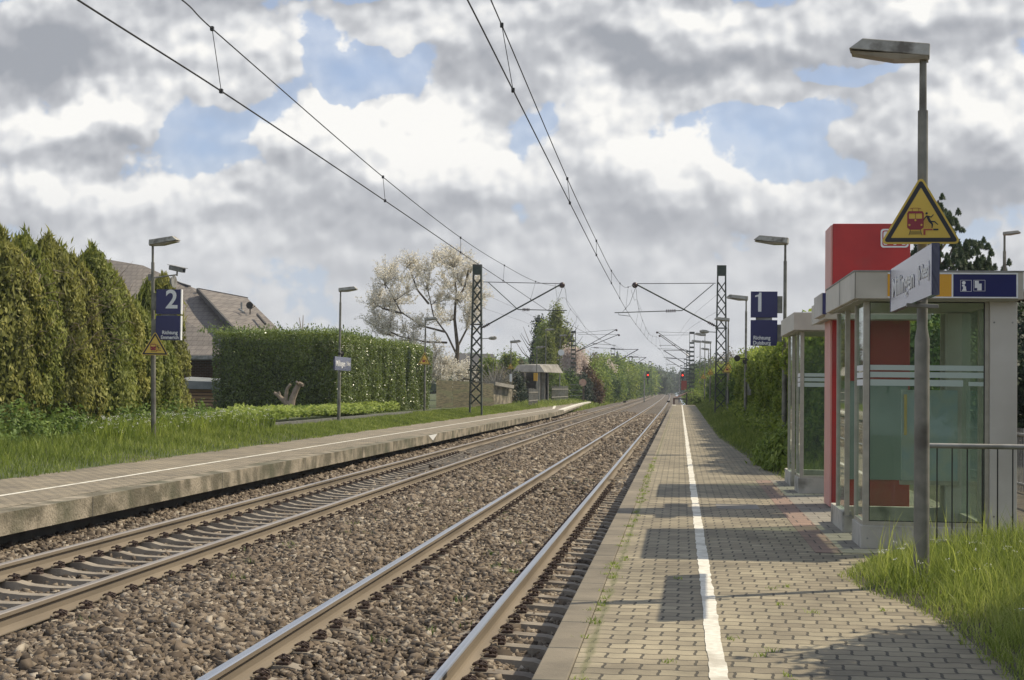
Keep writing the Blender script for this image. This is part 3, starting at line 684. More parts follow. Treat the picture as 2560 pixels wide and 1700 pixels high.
def lamp_post(loc, H, label, rz=0., arm_scale=1., speakers=0, box=False, tilt=5):
    """post with a tilted box lantern reaching along local -X"""
    t = local(empty('lamp_post', loc, label, 'lamp post', 'platform lamp posts', rz))
    mb = MB(); mb.tube([(0, 0, -.5), (0, 0, H * .48), (0, 0, H * .5), (0, 0, H - .42)], [.063, .058, .042, .040], 14)
    mb.tube([(0, 0, H - .42), (0, 0, H)], [.029, .027], 12); mb.tube([(0, 0, .05), (0, 0, .09)], .066, 14)
    mb.build('pole', M['pole'], t, smooth=True)
    c, s_ = math.cos(R(tilt)), math.sin(R(tilt)); k = arm_scale
    def q(x, z): return (x * c, H + (-x) * s_ + z)
    def q3(x, y, z): a = q(x * k, z * k); return (a[0], y * k, a[1])
    prof = [(.055, .0), (.06, .115), (-.52, .125), (-.64, .02)]
    mb = MB(); vs = []
    for (x, z), wy in zip(prof, (.10, .075, .085, .115)): vs += [q3(x, -wy, z), q3(x, wy, z)]
    mb.add(vs, [(0, 2, 3, 1), (2, 4, 5, 3), (4, 6, 7, 5), (6, 0, 1, 7), (0, 6, 4, 2), (1, 3, 5, 7)])
    mb.build('lamp_head', M['lamphead'], t, bevel=.008)
    mb = MB(); lp = [(.045, -.028, .09), (-.25, -.05, .105), (-.62, -.012, .105)]; vs = []
    for x, z, wy in lp: vs += [q3(x, -wy, 0.002 if x != -.25 else .004), q3(x, wy, 0.002), q3(x, wy * .9, z), q3(x, -wy * .9, z)]
    mb.add(vs, [(0, 3, 7, 4), (3, 2, 6, 7), (2, 1, 5, 6), (4, 7, 11, 8), (7, 6, 10, 11), (6, 5, 9, 10), (0, 1, 2, 3), (8, 11, 10, 9)])
    mb.build('lamp_cover', M['lampglass'], t)
    for j in range(speakers):
        sx = -1 if j else 1; mb = MB(); z = H * .53 + .1 * j; x0 = -.30 * j
        mb.tube([(x0 * .2, -.02, z), (x0, -.06, z)], .015, 6) if j else None
        mb.tube([(x0, -.06, z), (x0, -.16, z), (x0, -.20, z)], [.035, .055, .115], 14); mb.tube([(x0, -.09, z), (x0, .06, z)], .05, 10)
        mb.build('loudspeaker', M['blackmetal'], t, smooth=True)
    if box:
        MB().box(.07, .2, -.06, .06, H * .27, H * .27 + .42).build('switch_box', M['galv'], t, bevel=.01)
    return t
# right platform, nearest first
lamp_post((1.875, 12.35, .30), 4.25, 'large nearest lamp post rising from the grass behind the station name board', rz=R(-9), tilt=6, arm_scale=.89)
lamp_post((2.45, 37, .42), 4.98, 'lamp post beside the blue sign for platform one', rz=R(-12), arm_scale=1.15)
t = lamp_post((2.42, 58, .42), 4.85, 'lamp post with two loudspeakers in front of the green hedge', rz=R(-6), arm_scale=1.15, speakers=2, box=True)
lamp_post((2.35, 77, .42), 4.9, 'lamp post just to the right of the tall right lattice mast', rz=R(-2), arm_scale=1.1)
lamp_post((2.28, 118, .42), 5.0, 'lamp post behind the lattice mast carrying a warning triangle', rz=R(-2), arm_scale=1.2)
lamp_post((2.50, 138, .42), 5.0, 'distant lamp post farthest along the hedge with a small triangle', arm_scale=1.1)
lamp_post((2.36, 150, .2), 6.9, 'distant tall lamp post partly behind the triangle post', arm_scale=1.6)
lamp_post((2.10, 165, .2), 6.7, 'distant thin lamp post standing alone left of the others', arm_scale=1.5)
# left platform
lp = lamp_post((-12.3, 35.4, .45), 4.75, 'leftmost lamp post carrying camera, loudspeaker and the platform two sign', rz=R(172), arm_scale=1.05)
lp.rotation_euler = (0, R(1.4), R(172))
ls = local(lp); mb = MB(); mb.tube([(.12, .0, 3.95), (-.62, .0, 4.02)], .016, 8); mb.tube([(.07, 0, 3.9), (.07, 0, 4.05)], .05, 10); mb.build('bracket_arm', M['galv'], lp)
mb = MB(); mb.tube([(-.55, .0, 3.86), (-.50, .0, 3.86), (-.46, 0, 3.86)], [.15, .11, .06], 16); mb.build('loudspeaker', M['galv'], lp, smooth=True)
lamp_post((-12.3, 55.3, .5), 4.85, 'lamp post with a loudspeaker and name board before the laurel hedge', rz=R(176), arm_scale=1.0, speakers=1)
lamp_post((-12.75, 77, .5), 4.75, 'lamp post with a warning triangle before the white blossoming tree', rz=R(178), arm_scale=1.0)
lamp_post((-13.1, 120, .4), 5.0, 'lamp post with triangle and white notice left of the left shelter', rz=R(180), arm_scale=1.25)
lamp_post((-12.55, 136, .4), 5.0, 'lamp post in front of the left shelter carrying a yellow box', rz=R(182), arm_scale=1.15)
p = at(1258, 850, Y=158); lamp_post((p.x, 158, .4), at(1258, 762, Y=158).z - .4, 'tall distant lamp post rising behind the left shelter roof', rz=R(185), arm_scale=1.35)
p = at(1291, 850, Y=168); lamp_post((p.x, 168, .4), at(1291, 775, Y=168).z - .4, 'distant lamp post with round white notice right of the left shelter', rz=R(180), arm_scale=1.2)
p = at(2316, 600, Y=40); lamp_post((p.x, 40, .5), at(2325, 541, Y=40).z - .5, 'small street lamp beyond the shelter roof at the right edge', rz=R(178), arm_scale=.62)

warning_sign((1.845, 12.24, 3.075), 'big yellow warning triangle on the nearest lamp post', rz=R(-3), s=.615)
warning_sign(tuple(at(357, 819, Y=34.85)), 'warning triangle below the platform two sign at the leftmost post', rz=R(24), s=.64)
warning_sign((-12.75, 76.85, 3.0), 'warning triangle before the laurel hedge end', rz=R(38), s=.74, detail=False)
warning_sign((2.35, 76.85, 2.75), 'warning triangle between lattice mast and hedge', rz=R(-20), s=.66, detail=False)
warning_sign((2.28, 117.8, 3.0), 'distant warning triangle just left of the right lattice mast', s=.64, detail=False)
warning_sign((2.06, 137.8, 2.85), 'smallest warning triangle, leftmost of the three by the right hedge', rz=R(-25), s=.62, detail=False)
warning_sign((-13.1, 119.8, 3.33), 'distant warning triangle near the left shelter', s=.56, detail=False)
tag(MB().box(-12.80, -12.45, 135.7, 135.85, 2.5, 3.2).build('timetable_box', M['orange_box'], bevel=.01), 'yellow timetable box on the post before the left shelter', 'box')
tag(MB().box(-13.16, -12.98, 119.75, 119.82, 2.35, 2.95).build('notice', M['white']), 'small white notice below the distant left triangle', 'sign')
p = at(1294, 800, Y=167.7)
tag(MB().prism(circle(.34, 16), (p.x, 167.7, p.z - .6), (1, 0, 0), (0, 0, 1), (0, .06, 0)).build('notice', M['white']), 'small round white notice on the distant post right of shelter', 'sign')

def text_mesh(txt, size, O, U, V, N, m_, par, name='lettering', squeeze=1., bold=.0, align='CENTER'):
    cu_ = bpy.data.curves.new('t', 'FONT'); cu_.body = txt; cu_.size = size; cu_.offset = bold; cu_.extrude = .0015; cu_.resolution_u = 4; cu_.align_x = align; cu_.align_y = 'CENTER'; cu_.space_line = .98
    o = bpy.data.objects.new('t', cu_); C.objects.link(o); bpy.context.view_layer.update()
    me = bpy.data.meshes.new_from_object(o.evaluated_get(bpy.context.evaluated_depsgraph_get())); bpy.data.objects.remove(o); bpy.data.curves.remove(cu_)
    U, V, N = Vector(U).normalized(), Vector(V).normalized(), Vector(N).normalized()
    mw = Matrix(((U.x * squeeze, V.x, N.x, O[0]), (U.y * squeeze, V.y, N.y, O[1]), (U.z * squeeze, V.z, N.z, O[2]), (0, 0, 0, 1)))
    me.transform(mw); me.materials.clear(); me.materials.append(m_); me.name = name; me['abs'] = 1
    return link(name, me, par)
# station name boards
NB = mat('glossy name board', (.085, .092, .17), (.10, .108, .19), 4, .16, spec=1.)
def name_board(A, B, z0, z1, label, face):
    """A, B: ends on plan; face: unit normal of the front"""
    A = Vector((*A, 0)); B = Vector((*B, 0)); t = empty('name_board', ((A.x + B.x) / 2, (A.y + B.y) / 2, z0), label, 'sign', 'station name boards')
    u = (B - A).normalized(); L = (B - A).length; f = Vector(face)
    MB().prism([(0, z0), (L, z0), (L, z1), (0, z1)], A, u, (0, 0, 1), -f * .05).build('board', NB, t)
    fr = MB(); 
    for X in (0, L - .012): fr.prism([(X, z0 + .001), (X + .012, z0 + .001), (X + .012, z1 - .001), (X, z1 - .001)], A + f * .003, u, (0, 0, 1), -f * .056)
    fr.build('edge_strip', M['blue'], t)
    h = z1 - z0
    text_mesh('Millingen', h * .60, A + u * (L * .35) + f * .004 + Vector((0, 0, z0 + h * .50)), u, (0, 0, 1), f, M['white'], t, squeeze=L * .66 / (h * .6 * 4.2), bold=.003)
    text_mesh('(b Rees)', h * .42, A + u * (L * .83) + f * .004 + Vector((0, 0, z0 + h * .53)), u, (0, 0, 1), f, M['white'], t, squeeze=L * .27 / (h * .42 * 3.7), bold=.002)
    for k in (.45, .6): MB().bar(A + u * (L * k) - f * .055 + Vector((0, 0, z0 + .1)), A + u * (L * k) - f * .12 + Vector((0, 0, z0 + .1)), .04).build('bracket', M['blackmetal'], t)
    return t
name_board((1.815, 13.75), (1.775, 11.25), 2.62, 2.99, 'near grey-glaring station name board on the nearest lamp post', (-1, -.016, 0))
tag(MB().bar((1.74, 12.25, 2.60), (1.98, 12.25, 2.59), .045, .03).build('pole_clamp', M['galv'], bevel=.004), 'steel clamp holding the near name board to its pole', 'clamp')
name_board((-12.16, 53.9), (-12.24, 57.0), 2.46, 2.95, 'distant blue station name board in front of the laurel hedge', (1, -.05, 0))

# platform number signs
def number_sign(x0, x1, Y, zt, zs, dig, town, label, side):
    t = empty('platform_sign', ((x0 + x1) / 2, Y, zs[3]), label, 'sign', 'platform number signs')
    a = MB().box(x0, x1, Y, Y + .12, zs[1], zs[0]).build('number_panel', M['blue'], t)
    b = MB().box(x0, x1, Y, Y + .12, zs[3], zs[2]).build('direction_panel', M['blue'], t)
    w = x1 - x0; h = zs[0] - zs[1]
    MB().box(x0 + .12, x1 - .12, Y + .03, Y + .09, zs[2], zs[1]).build('spacer', M['galv'], t)
    if side > 0: MB().box(x1, x1 + .02, Y - .003, Y + .1, zs[1], zs[0]).box(x1, x1 + .02, Y - .003, Y + .1, zs[3], zs[2]).build('edge_trim', M['white'], t)
    cx = x0 + w * (.37 if dig == '1' else .60)
    if dig == '1':
        o = MB().prism([(0, 0), (.20, 0), (.20, 1), (.07, 1), (.03, .90), (-.18, .84), (-.18, .76), (0, .79)], (cx - .06, Y - .004, zs[1] + h * .22), (w * .62, 0, 0), (0, 0, h * .74), (0, .003, 0)).build('numeral', M['white'], a)
    else: text_mesh(dig, h * 1.05, (cx + .02, Y - .004, zs[1] + h * .56), (1, 0, 0), (0, 0, 1), (0, -1, 0), M['white'], a, name='numeral', bold=.012)
    text_mesh('Richtung\n' + town, h * .20, (x0 + w * (.42 if side < 0 else .58), Y - .004, zs[3] + h * .20), (1, 0, 0), (0, 0, 1), (0, -1, 0), M['white'], b, bold=.003, squeeze=.92)
    xb = x1 if side < 0 else x0
    for z in ((zs[0] + zs[1]) / 2, (zs[2] + zs[3]) / 2): MB().box(min(xb, xb - side * .12), max(xb, xb - side * .12), Y + .03, Y + .10, z - .2, z + .2).build('bracket', M['pole'], t)
P = lambda x, y: at(x, y, Y=36.8)
number_sign(P(1736, 0).x, P(1797, 0).x, 36.8, 0, [P(1766, v).z for v in (672, 732, 738, 797)], '1', 'Duisburg', 'blue platform sign with number one and Richtung Duisburg', -1)
P = lambda x, y: at(x, y, Y=35.1)
number_sign(P(373, 0).x, P(429, 0).x, 35.1, 0, [P(400, v).z for v in (667, 724, 728, 784)], '2', 'Emmerich', 'blue platform sign with number two and Richtung Emmerich', 1)
# security camera
a, b = at(393, 617, Y=35.2), at(424, 624, Y=34.9)
t = empty('security_camera', a, 'grey security camera on the leftmost lamp post bracket', 'camera')
d = (b - a).normalized(); up = Vector((0, 0, 1)); w = d.cross(up).normalized()
MB().bar(a, b, .11, .10).build('housing', M['galv'], t, bevel=.015)
MB().bar(a - d * .03 + up * .062, b + d * .06 + up * .062, .14, .012).build('sun_shield', M['galv'], t)
MB().prism(circle(.035, 12), b + d * .002, w, up, d * .01).build('lens', M['black'], t)
MB().tube([(a + b) / 2 - up * .05, (a + b) / 2 - up * .16], .02, 8).build('mount', M['galv'], t)

# ---------------------------------------------------------------- shelters on the right platform
def shelter(y0, label, near):
    """module with its front corner at (1.74, y0), 2.6 m long, seen end on"""
    x0, x1, L = 1.74, 3.20, 2.62; G = PZ
    t = empty('platform_shelter', (x0, y0, G), label, 'shelter', 'glass platform shelters')
    def B(name, m_, *a, bevel=0):
        mb = MB()
        for q in a: mb.box(q[0], q[1], q[2] + y0, q[3] + y0, q[4], q[5])
        return mb.build(name, m_, t, bevel=bevel)
    B('plinth', M['plinth'], (x0, 2.94, 0, .10, G, .64), (x0, x0 + .10, .102, .80, G, .64), bevel=.006)
    B('plinth', M['plinth'], (x0, x0 + .10, 1.70, 3.0, G, .64), (x0 + .01, x0 + .11, 1.66, 1.698, G, .60), bevel=.006)
    B('plinth', M['plinth'], (x0 + .10, 2.94, L - .1, L, G, .64), bevel=.006)
    B('sill', M['alu'], (x0 + .02, 2.94, .02, .08, .641, .68)); B('sill', M['alu'], (x0 + .02, x0 + .08, .085, .78, .641, .68))
    B('post', M['alu'], (x0 + .02, x0 + .075, .02, .075, .681, 2.80), bevel=.004)
    B('post', M['alu'], (x0 + .02, x0 + .07, .76, .80, .681, 2.80)); B('post', M['alu'], (x0 + .02, x0 + .07, 1.68, 1.73, .601, 2.80)); B('post', M['alu'], (x0 + .02, x0 + .07, L - .05, L, .641, 2.80))
    B('post', M['alu'], (2.90, 2.94, .025, .075, .681, 2.80)); B('post', M['alu'], (2.90, 2.94, L - .07, L - .02, .641, 2.80))
    B('column', M['column'], (2.942, 3.195, 0, .22, G - .02, 2.80), bevel=.006); B('column', M['column'], (2.942, 3.195, L - .22, L, G - .02, 2.80), bevel=.006)
    B('glass_pane', M['glass'], (x0 + .078, 2.898, .045, .053, .683, 2.795)); B('glass_pane', M['glass'], (x0 + .04, x0 + .048, .08, .755, .683, 2.795))
    B('glass_pane', M['glass'], (x0 + .04, x0 + .048, 1.735, L - .055, .643, 2.795)); B('glass_pane', M['glass'], (x0 + .078, 2.898, L - .05, L - .042, .643, 2.795))
    B('glass_pane', M['glass'], (3.10, 3.108, .23, L - .23, .60, 2.795)); B('bottom_rail', M['alu'], (3.07, 3.13, .23, L - .23, .50, .598)); B('post', M['alu'], (3.07, 3.13, 1.25, 1.31, .60, 2.795))
    B('frosted_stripe', M['frost'], (x0 + .08, 2.89, .040, .043, 2.135, 2.185), (x0 + .08, 2.89, .040, .043, 2.066, 2.118), (x0 + .08, 2.70, .040, .043, 1.985, 2.045), (x0 + .08, 2.89, .0395, .0405, 1.97, 2.20) if False else (2.75, 2.89, .040, .043, 1.99, 2.03))
    B('frosted_stripe', M['white'], (x0 + .035, x0 + .038, .12, .72, 2.13, 2.185), (x0 + .035, x0 + .038, .12, .72, 2.06, 2.115), (x0 + .035, x0 + .038, .12, .72, 1.985, 2.045))
    B('ceiling', M['soffit'], (x0 - .02, x1 - .02, -.06, L + .06, 2.82, 2.86))
    f = [(x0 - .09, x1 + .02, -.16, -.12, 2.815, 3.07), (x0 - .09, x0 - .05, -.118, L + .10, 2.815, 3.07), (x1 - .02, x1 + .02, -.118, L + .10, 2.815, 3.07), (x0 - .09, x1 + .02, L + .102, L + .14, 2.815, 3.07)]
    B('fascia', M['fascia'], *f)
    B('roof_sheet', M['soffit'], (x0 - .05, x1 - .02, -.12, L + .10, 3.0, 3.03))
    B('fascia_lining', M['soffit'], (x0 - .05, x1 - .02, -.12, -.07, 2.80, 2.82), (x0 - .05, x0 - .01, -.07, L + .1, 2.80, 2.82))
    return t
s1 = shelter(15.20, 'nearest glass shelter with the blue and yellow fascia band', True)
def S1(name, m_, *bx):
    mb = MB()
    for q in bx: mb.box(*q)
    return mb.build(name, m_, s1)
yf = 15.04
xa = lambda x: at(x * 2361 / 2560, 700, Y=15.03).x
S1('yellow_panel', M['panel_yellow'], (xa(2219), xa(2379), yf - .008, yf - .001, 2.835, 3.048))
bp_ = S1('blue_panel', M['blue'], (xa(2383), xa(2541), yf - .008, yf - .001, 2.835, 3.048))
S1('panel_frame', M['white'], (xa(2379), xa(2383), yf - .010, yf - .001, 2.830, 3.052), (xa(2219), xa(2545), yf - .012, yf - .001, 3.049, 3.062), (xa(2219), xa(2545), yf - .012, yf - .001, 2.822, 2.834), (xa(2541), xa(2545), yf - .011, yf - .001, 2.834, 3.049))
k = 15.03 / FPX
def px(x, y): p = at(x * 2361 / 2560, y * 2361 / 2560, Y=15.03); return (p.x, p.z)
def frame2(x0, y0, x1, y1, w=.003):
    (a, d), (b, c) = px(x0, y0), px(x1, y1); return [(a, a + w, c, d), (b - w, b, c, d), (a, b, c, c + w), (a, b, d - w, d)]
mb = MB()
for a, b, c, d in frame2(2401, 700, 2429, 729) + frame2(2434, 700, 2463, 728): mb.box(a, b, yf - .0105, yf - .0085, c, d)
mb.build('icon_frame', M['white'], s1)
mb = MB(); c = px(2409.5, 707); mb.prism(circle(.017, 14), (c[0], yf - .0085, c[1]), (1, 0, 0), (0, 0, 1), (0, -.003, 0))
for a, b, c_, d in ((2405, 712, 2412, 716), (2407.5, 716, 2415, 724), (2405, 724, 2416, 727)):
    q0, q1 = px(a, d), px(c_, b); mb.box(q0[0], q1[0], yf - .0115, yf - .0085, q0[1], q1[1])
mb.build('information_symbol', M['white'], s1)
mb = MB()
for a, b, c_, d in ((2437, 702, 2447, 720), (2443, 709, 2454, 726)):
    q0, q1 = px(a, d), px(c_, b); mb.box(q0[0], q1[0], yf - .0115 - (a > 2440) * .001, yf - .0085, q0[1], q1[1])
mb.build('timetable_symbol', M['white'], s1)
shelter(23.1, 'farther glass shelter behind the red pylon', False)
S1('gasket', M['black'], (1.815, 2.90, 15.236, 15.243, .681, .690), (1.815, 2.90, 15.236, 15.243, 2.786, 2.796), (1.816, 1.824, 15.236, 15.243, .692, 2.785), (2.891, 2.899, 15.236, 15.243, .692, 2.785))
S1('fascia_joint', M['darkroof'], (1.655, 1.659, 15.037, 15.0395, 2.82, 3.065), (1.6465, 1.6495, 16.4, 16.405, 2.82, 3.065))
S1('drip_edge', M['galv'], (1.642, 3.225, 15.03, 15.085, 3.071, 3.083), (1.642, 1.70, 15.09, 17.95, 3.071, 3.083))
for q in ((1.80, .52), (2.4, .52), (2.86, .52), (2.98, .75), (3.15, .75), (2.98, 2.6), (3.15, 2.6)): MB().prism(circle(.009, 8), (q[0], 15.20, q[1]), (1, 0, 0), (0, 0, 1), (0, -.005, 0)).build('bolt', M['galv'], s1)
# red pylon
t = empty('info_pylon', (1.95, 20.3, PZ), 'tall red information pylon between the two glass shelters', 'pylon')
MB().box(1.95, 2.93, 20.3, 21.1, PZ, 4.09).build('body', M['red'], t, bevel=.01)
MB().box(1.925, 1.948, 20.32, 21.08, PZ + .02, 4.07).build('painted_lit_side', mat('red painted as lit', (.62, .30, .25), (.66, .34, .29), 2, .5), t)  # paler red puts the light on this side into the colour
MB().box(1.97, 2.91, 21.102, 21.13, .6, 3.2).build('added_rear_cover', mat('grey reflection cover', (.10, .11, .10), (.13, .14, .13), 2, .5), t)  # unseen cover added to keep the red back out of the glass reflection
MB().box(2.07, 2.90, 20.26, 20.298, .80, 2.06).build('display_case', mat('grey green display case', (.17, .22, .19), (.21, .26, .23), 2, .35), t)
MB().prism(rrect(2.555, 2.905, 3.78, 4.02, .035), (0, 20.298, 0), (1, 0, 0), (0, 0, 1), (0, -.012, 0)).build('logo_plate', M['white'], t)
o_, i_ = rrect(2.575, 2.885, 3.80, 4.0, .028), rrect(2.588, 2.872, 3.813, 3.987, .02); n = len(o_)
MB().add([(x, 20.284, z) for x, z in o_] + [(x, 20.284, z) for x, z in i_], [(i, (i + 1) % n, n + (i + 1) % n, n + i) for i in range(n)]).build('logo_outline', M['red'], t)
text_mesh('DB', .18, (2.73, 20.283, 3.865), (1, 0, 0), (0, 0, 1), (0, -1, 0), M['red'], t, name='logo_letters', bold=.006, squeeze=.85)
# canopy between the shelters with the little projecting box
t = empty('canopy', (1.6, 18, 2.8), 'cream canopy joining the shelters around the red pylon', 'canopy')
MB().box(1.80, 1.84, 19.7, 21.7, 2.83, 3.09).box(1.84, 3.1, 21.66, 21.7, 2.84, 3.09).box(1.84, 3.1, 19.7, 19.74, 2.83, 3.09).build('fascia', M['fascia'], t)
MB().box(1.84, 3.1, 19.74, 20.29, 2.84, 2.87).build('ceiling', M['soffit'], t); MB().box(1.84, 1.92, 20.29, 21.65, 2.84, 2.87).build('ceiling', M['soffit'], t)
MB().box(1.84, 3.1, 19.74, 20.29, 3.04, 3.07).build('roof_sheet', M['soffit'], t)
t = empty('box_sign', (1.62, 19, 2.87), 'small pale box sign with dark end on the canopy edge', 'sign')
MB().box(1.74, 1.797, 19.45, 20.6, 2.87, 3.14).build('sign_box', M['column'], t); MB().box(1.745, 1.792, 19.42, 19.447, 2.875, 3.135).build('sign_face', M['blue'], t)
# ticket machine and bench glimpsed through the glass
t = empty('timetable_case', (2.75, 16.9, 1.0), 'pale blue timetable case inside the nearest shelter', 'timetable')
MB().box(2.45, 3.05, 17.55, 17.62, .95, 1.95).build('case', mat('pale poster', (.33, .42, .45), (.42, .46, .40), 5, .4), t)
MB().box(2.47, 2.50, 17.53, 17.548, 1.45, 1.9).build('yellow_strip', M['yellow'], t)
MB().box(2.43, 3.07, 17.555, 17.61, .90, .948).build('frame', M['alu'], t)

# railing in the grass
t = empty('railing', (2.2, 14.2, .6), 'steel pipe railing with thin bars in front of the nearest shelter', 'railing')
MB().tube([(2.17, 14.2, 1.45), (4.2, 14.2, 1.45)], .023, 12).build('handrail', M['galv'], t, smooth=True)
MB().tube([(2.17, 14.2, .60), (4.2, 14.2, .60)], .016, 8).build('bottom_rail', M['galv'], t, smooth=True)
for i in range(14): MB().tube([(2.29 + .1315 * i, 14.2, .60), (2.29 + .1315 * i, 14.2, 1.44)], .0065, 6).build('bar', M['blackmetal'], t, smooth=True)
MB().tube([(2.19, 14.2, .2), (2.19, 14.2, 1.44)], .02, 8).build('post', M['galv'], t, smooth=True)
t = empty('metal_fence', (4.9, 20, .5), 'light grey metal bar fence behind the nearest shelter', 'fence')
MB().tube([(4.9, 18, 1.33), (4.9, 46, 1.33)], .025, 8).tube([(4.9, 18, .62), (4.9, 46, .62)], .02, 8).build('rails', M['galv'], t, smooth=True)
mb = MB()
for i in range(200): mb.box(4.892, 4.908, 18 + i * .14, 18.016 + i * .14, .45, 1.42)
o = mb.build('bars', M['galv'], t); o['kind'] = 'stuff'

# ================================================================ OVERHEAD LINE
def lattice_mast(loc, H, w0, w1, label, ladder=False, dep=.32):
    t = local(empty('lattice_mast', loc, label, 'mast', 'lattice masts of the overhead line'))
    mb = MB(); W_ = lambda z: (w0 + (w1 - w0) * z / H) / 2
    for sx in (-1, 1):
        mb.bar((sx * W_(0), 0, -.4), (sx * W_(H), 0, H), .075 if not ladder else .06, dep)
    mb.build('upright', M['mast'], t)
    mb = MB(); z = .5; i = 0
    while z < H - .9:
        st = .62 if not ladder else .5
        if ladder: mb.bar((-W_(z), 0, z), (W_(z), 0, z), .04, .2)
        else:
            for y in (-dep / 2, dep / 2):
                mb.bar((-W_(z), y, z), (W_(z + st), y, z + st), .022, .05); mb.bar((W_(z), y + .012, z), (-W_(z + st), y + .012, z + st), .022, .05)
            if i % 4 == 3: mb.box(-W_(z) - .07, W_(z) + .07, -dep / 2 - .02, dep / 2 + .02, z - .03, z + .03)
        z += st; i += 1
    mb.build('lacing', M['mast'], t)
    MB().box(-W_(H) - .045, W_(H) + .045, -dep / 2 - .01, dep / 2 + .01, H - (.55 if not ladder else .25), H).build('cap_plate', M['mast'], t)
    return t
YM = 83.
pr, pl_ = at(1664, 612, Y=YM), at(1101, 610, Y=YM)
lattice_mast((pr.x, YM, .35), pr.z - .35, .62, .40, 'tall lattice mast standing beside the right hedge')
lattice_mast((pl_.x, YM, .45), pl_.z - .45, .66, .40, 'tall lattice mast beside the white blossoming tree')
def mlamp(x0, x1, y, Y, label):
    a, b = at(x0, y, Y=Y), at(x1, y - 2, Y=Y); t = empty('mast_lamp', a, label, 'lamp', 'lanterns on the lattice masts')
    d = (b - a); MB().tube([a, a + d * .55], .025, 6).build('arm', M['galv'], t)
    c = a + d * .45; MB().tube([c, c + d * .12, c + d * .4, a + d], [.05, .09, .11, .06], 10).build('lamp_head', M['lamphead'], t, smooth=True)
mlamp(1112, 1145, 781, YM - .1, 'street lantern on an arm of the left lattice mast')
mlamp(1652, 1613, 766, YM - .1, 'street lantern on an arm of the right lattice mast')
def ball(mb, c, r):
    v, f, _ = coreball(c, (r, r, r), 10, 8); mb.add([tuple(q) for q in v], [tuple(int(k) for k in q) for q in f])
def cantilever(Y, top0, tip, low, strut0, joint, reg, clamp, label, r=.032):
    P = lambda q: at(q[0], q[1], Y=Y)
    t = empty('cantilever', P(top0), label, 'cantilever', 'cantilever arms of the overhead line')
    MB().tube([P(top0), P(tip)], r * .6, 7).build('top_tube', M['wire'], t, smooth=True)
    MB().tube([P(tip), P(low)], r * 1.25, 8).build('diagonal_tube', M['mast'], t, smooth=True)
    if strut0: MB().tube([P(strut0), P(joint)], r * .7, 7).build('strut', M['mast'], t, smooth=True)
    MB().tube([P(joint), P(reg)], r * .75, 7).build('registration_tube', M['mast'], t, smooth=True)
    a, b = P(reg), P(clamp); c = a + (P(joint) - a) * .06
    MB().tube([c, c - Vector((0, 0, .12)), b], r * .5, 6).build('steady_arm', M['mast'], t, smooth=True)
    mb = MB(); j, g = P(joint), P(reg); d = (g - j)
    for k in range(5): mb.tube([j + d * (.10 + .03 * k), j + d * (.115 + .03 * k)], .085, 10)
    a, b = P(low), P(tip); d = (b - a)
    for k in range(4): mb.tube([a + d * (.03 + .02 * k), a + d * (.04 + .02 * k)], .085, 10)
    mb.build('insulator', M['insulator'], t)
    mb = MB(); ball(mb, P(tip) - Vector((0, 0, .08)), .16 if r > .03 else .13); mb.build('pulley', M['insulator'], t, smooth=True)
cantilever(YM, (1650, 653), (1464, 654), (1652, 753), (1645, 655), (1573, 716), (1417, 721), (1453, 729), 'large cantilever arm over the near track')
cantilever(YM, (1114, 650), (1296, 654), (1109, 757), (1126, 651), (1194, 713.5), (1307, 716), (1272, 722), 'large cantilever arm over the far track')
Y2 = 178.
a = at(1595.5, 765, Y=Y2); lattice_mast((a.x, Y2, .2), a.z - .2, .62, .5, 'ladder shaped mast at the end of the right platform', True, .2)
a = at(1322.5, 763, Y=Y2); lattice_mast((a.x, Y2, .3), a.z - .3, .6, .45, 'dark mast before the pink blossoming tree', True, .25)
for g in ('a',):
    cantilever(Y2, (1591, 768), (1515, 765), (1591, 818), None, (1583, 806), (1516, 804), (1522, 806), 'upper of the two arms on the ladder shaped mast', .03)
    cantilever(Y2 + 2, (1591, 772), (1521, 773), (1589, 822), None, (1560, 796), (1520, 796.5), (1524, 799), 'lower of the two arms on the ladder shaped mast', .03)
    cantilever(Y2, (1327, 768), (1421.5, 759.5), (1325, 813), None, (1362, 792), (1420, 796), (1414, 799), 'upper arm on the dark mast before the pink blossom', .03)
    cantilever(Y2 + 2, (1333, 771), (1427, 771), (1330, 810), None, (1362, 801), (1438, 805), (1432, 806), 'lower arm on the dark mast before the pink blossom', .03)
for x, y, Y, arm, lab in ((1413.3, 802, 257, (1472, 805.5, 1414, 838), 'third mast along the left hedge of bushes'), (1454.5, 821, 322, (1490, 824, 1456, 845), 'fourth mast along the left bushes'), (1499, 833, 385, None, 'small distant mast beyond the left signal'),
                         (1587, 808.5, 277, (1530, 808, 1586, 842), 'mast just behind the ladder shaped mast'), (1580.5, 827, 350, (1535, 827, 1579, 852), 'distant mast beside the right signal'), (1478, 838, 360, None, 'faint distant mast on the left before the signal'), (1571, 842, 470, None, 'faintest mast at the right end of the tracks'), (1515, 848, 520, None, 'faintest mast at the left end of the tracks')):
    a = at(x, y, Y=Y); lattice_mast((a.x, Y, .1), a.z - .1, .75, .62, lab, True, .3)
    if arm:
        P = lambda u, v: at(u, v, Y=Y); top = P(x, arm[1]); tip = P(arm[0], arm[1]); low = P(arm[2], arm[3])
        t = empty('cantilever', top, lab.replace('mast', 'arm of the mast', 1) if False else 'arm on the ' + lab, 'cantilever', 'cantilever arms of the overhead line')
        MB().tube([top, tip], .05, 5).build('top_tube', M['wire'], t); MB().tube([tip, low], .07, 5).build('diagonal_tube', M['wire'], t)
        j = tip + (low - tip) * .25; MB().tube([low + (tip - low) * .45, j + (tip - low) * .25 + Vector((0, 0, -1.2))], .05, 5).build('registration_tube', M['wire'], t)
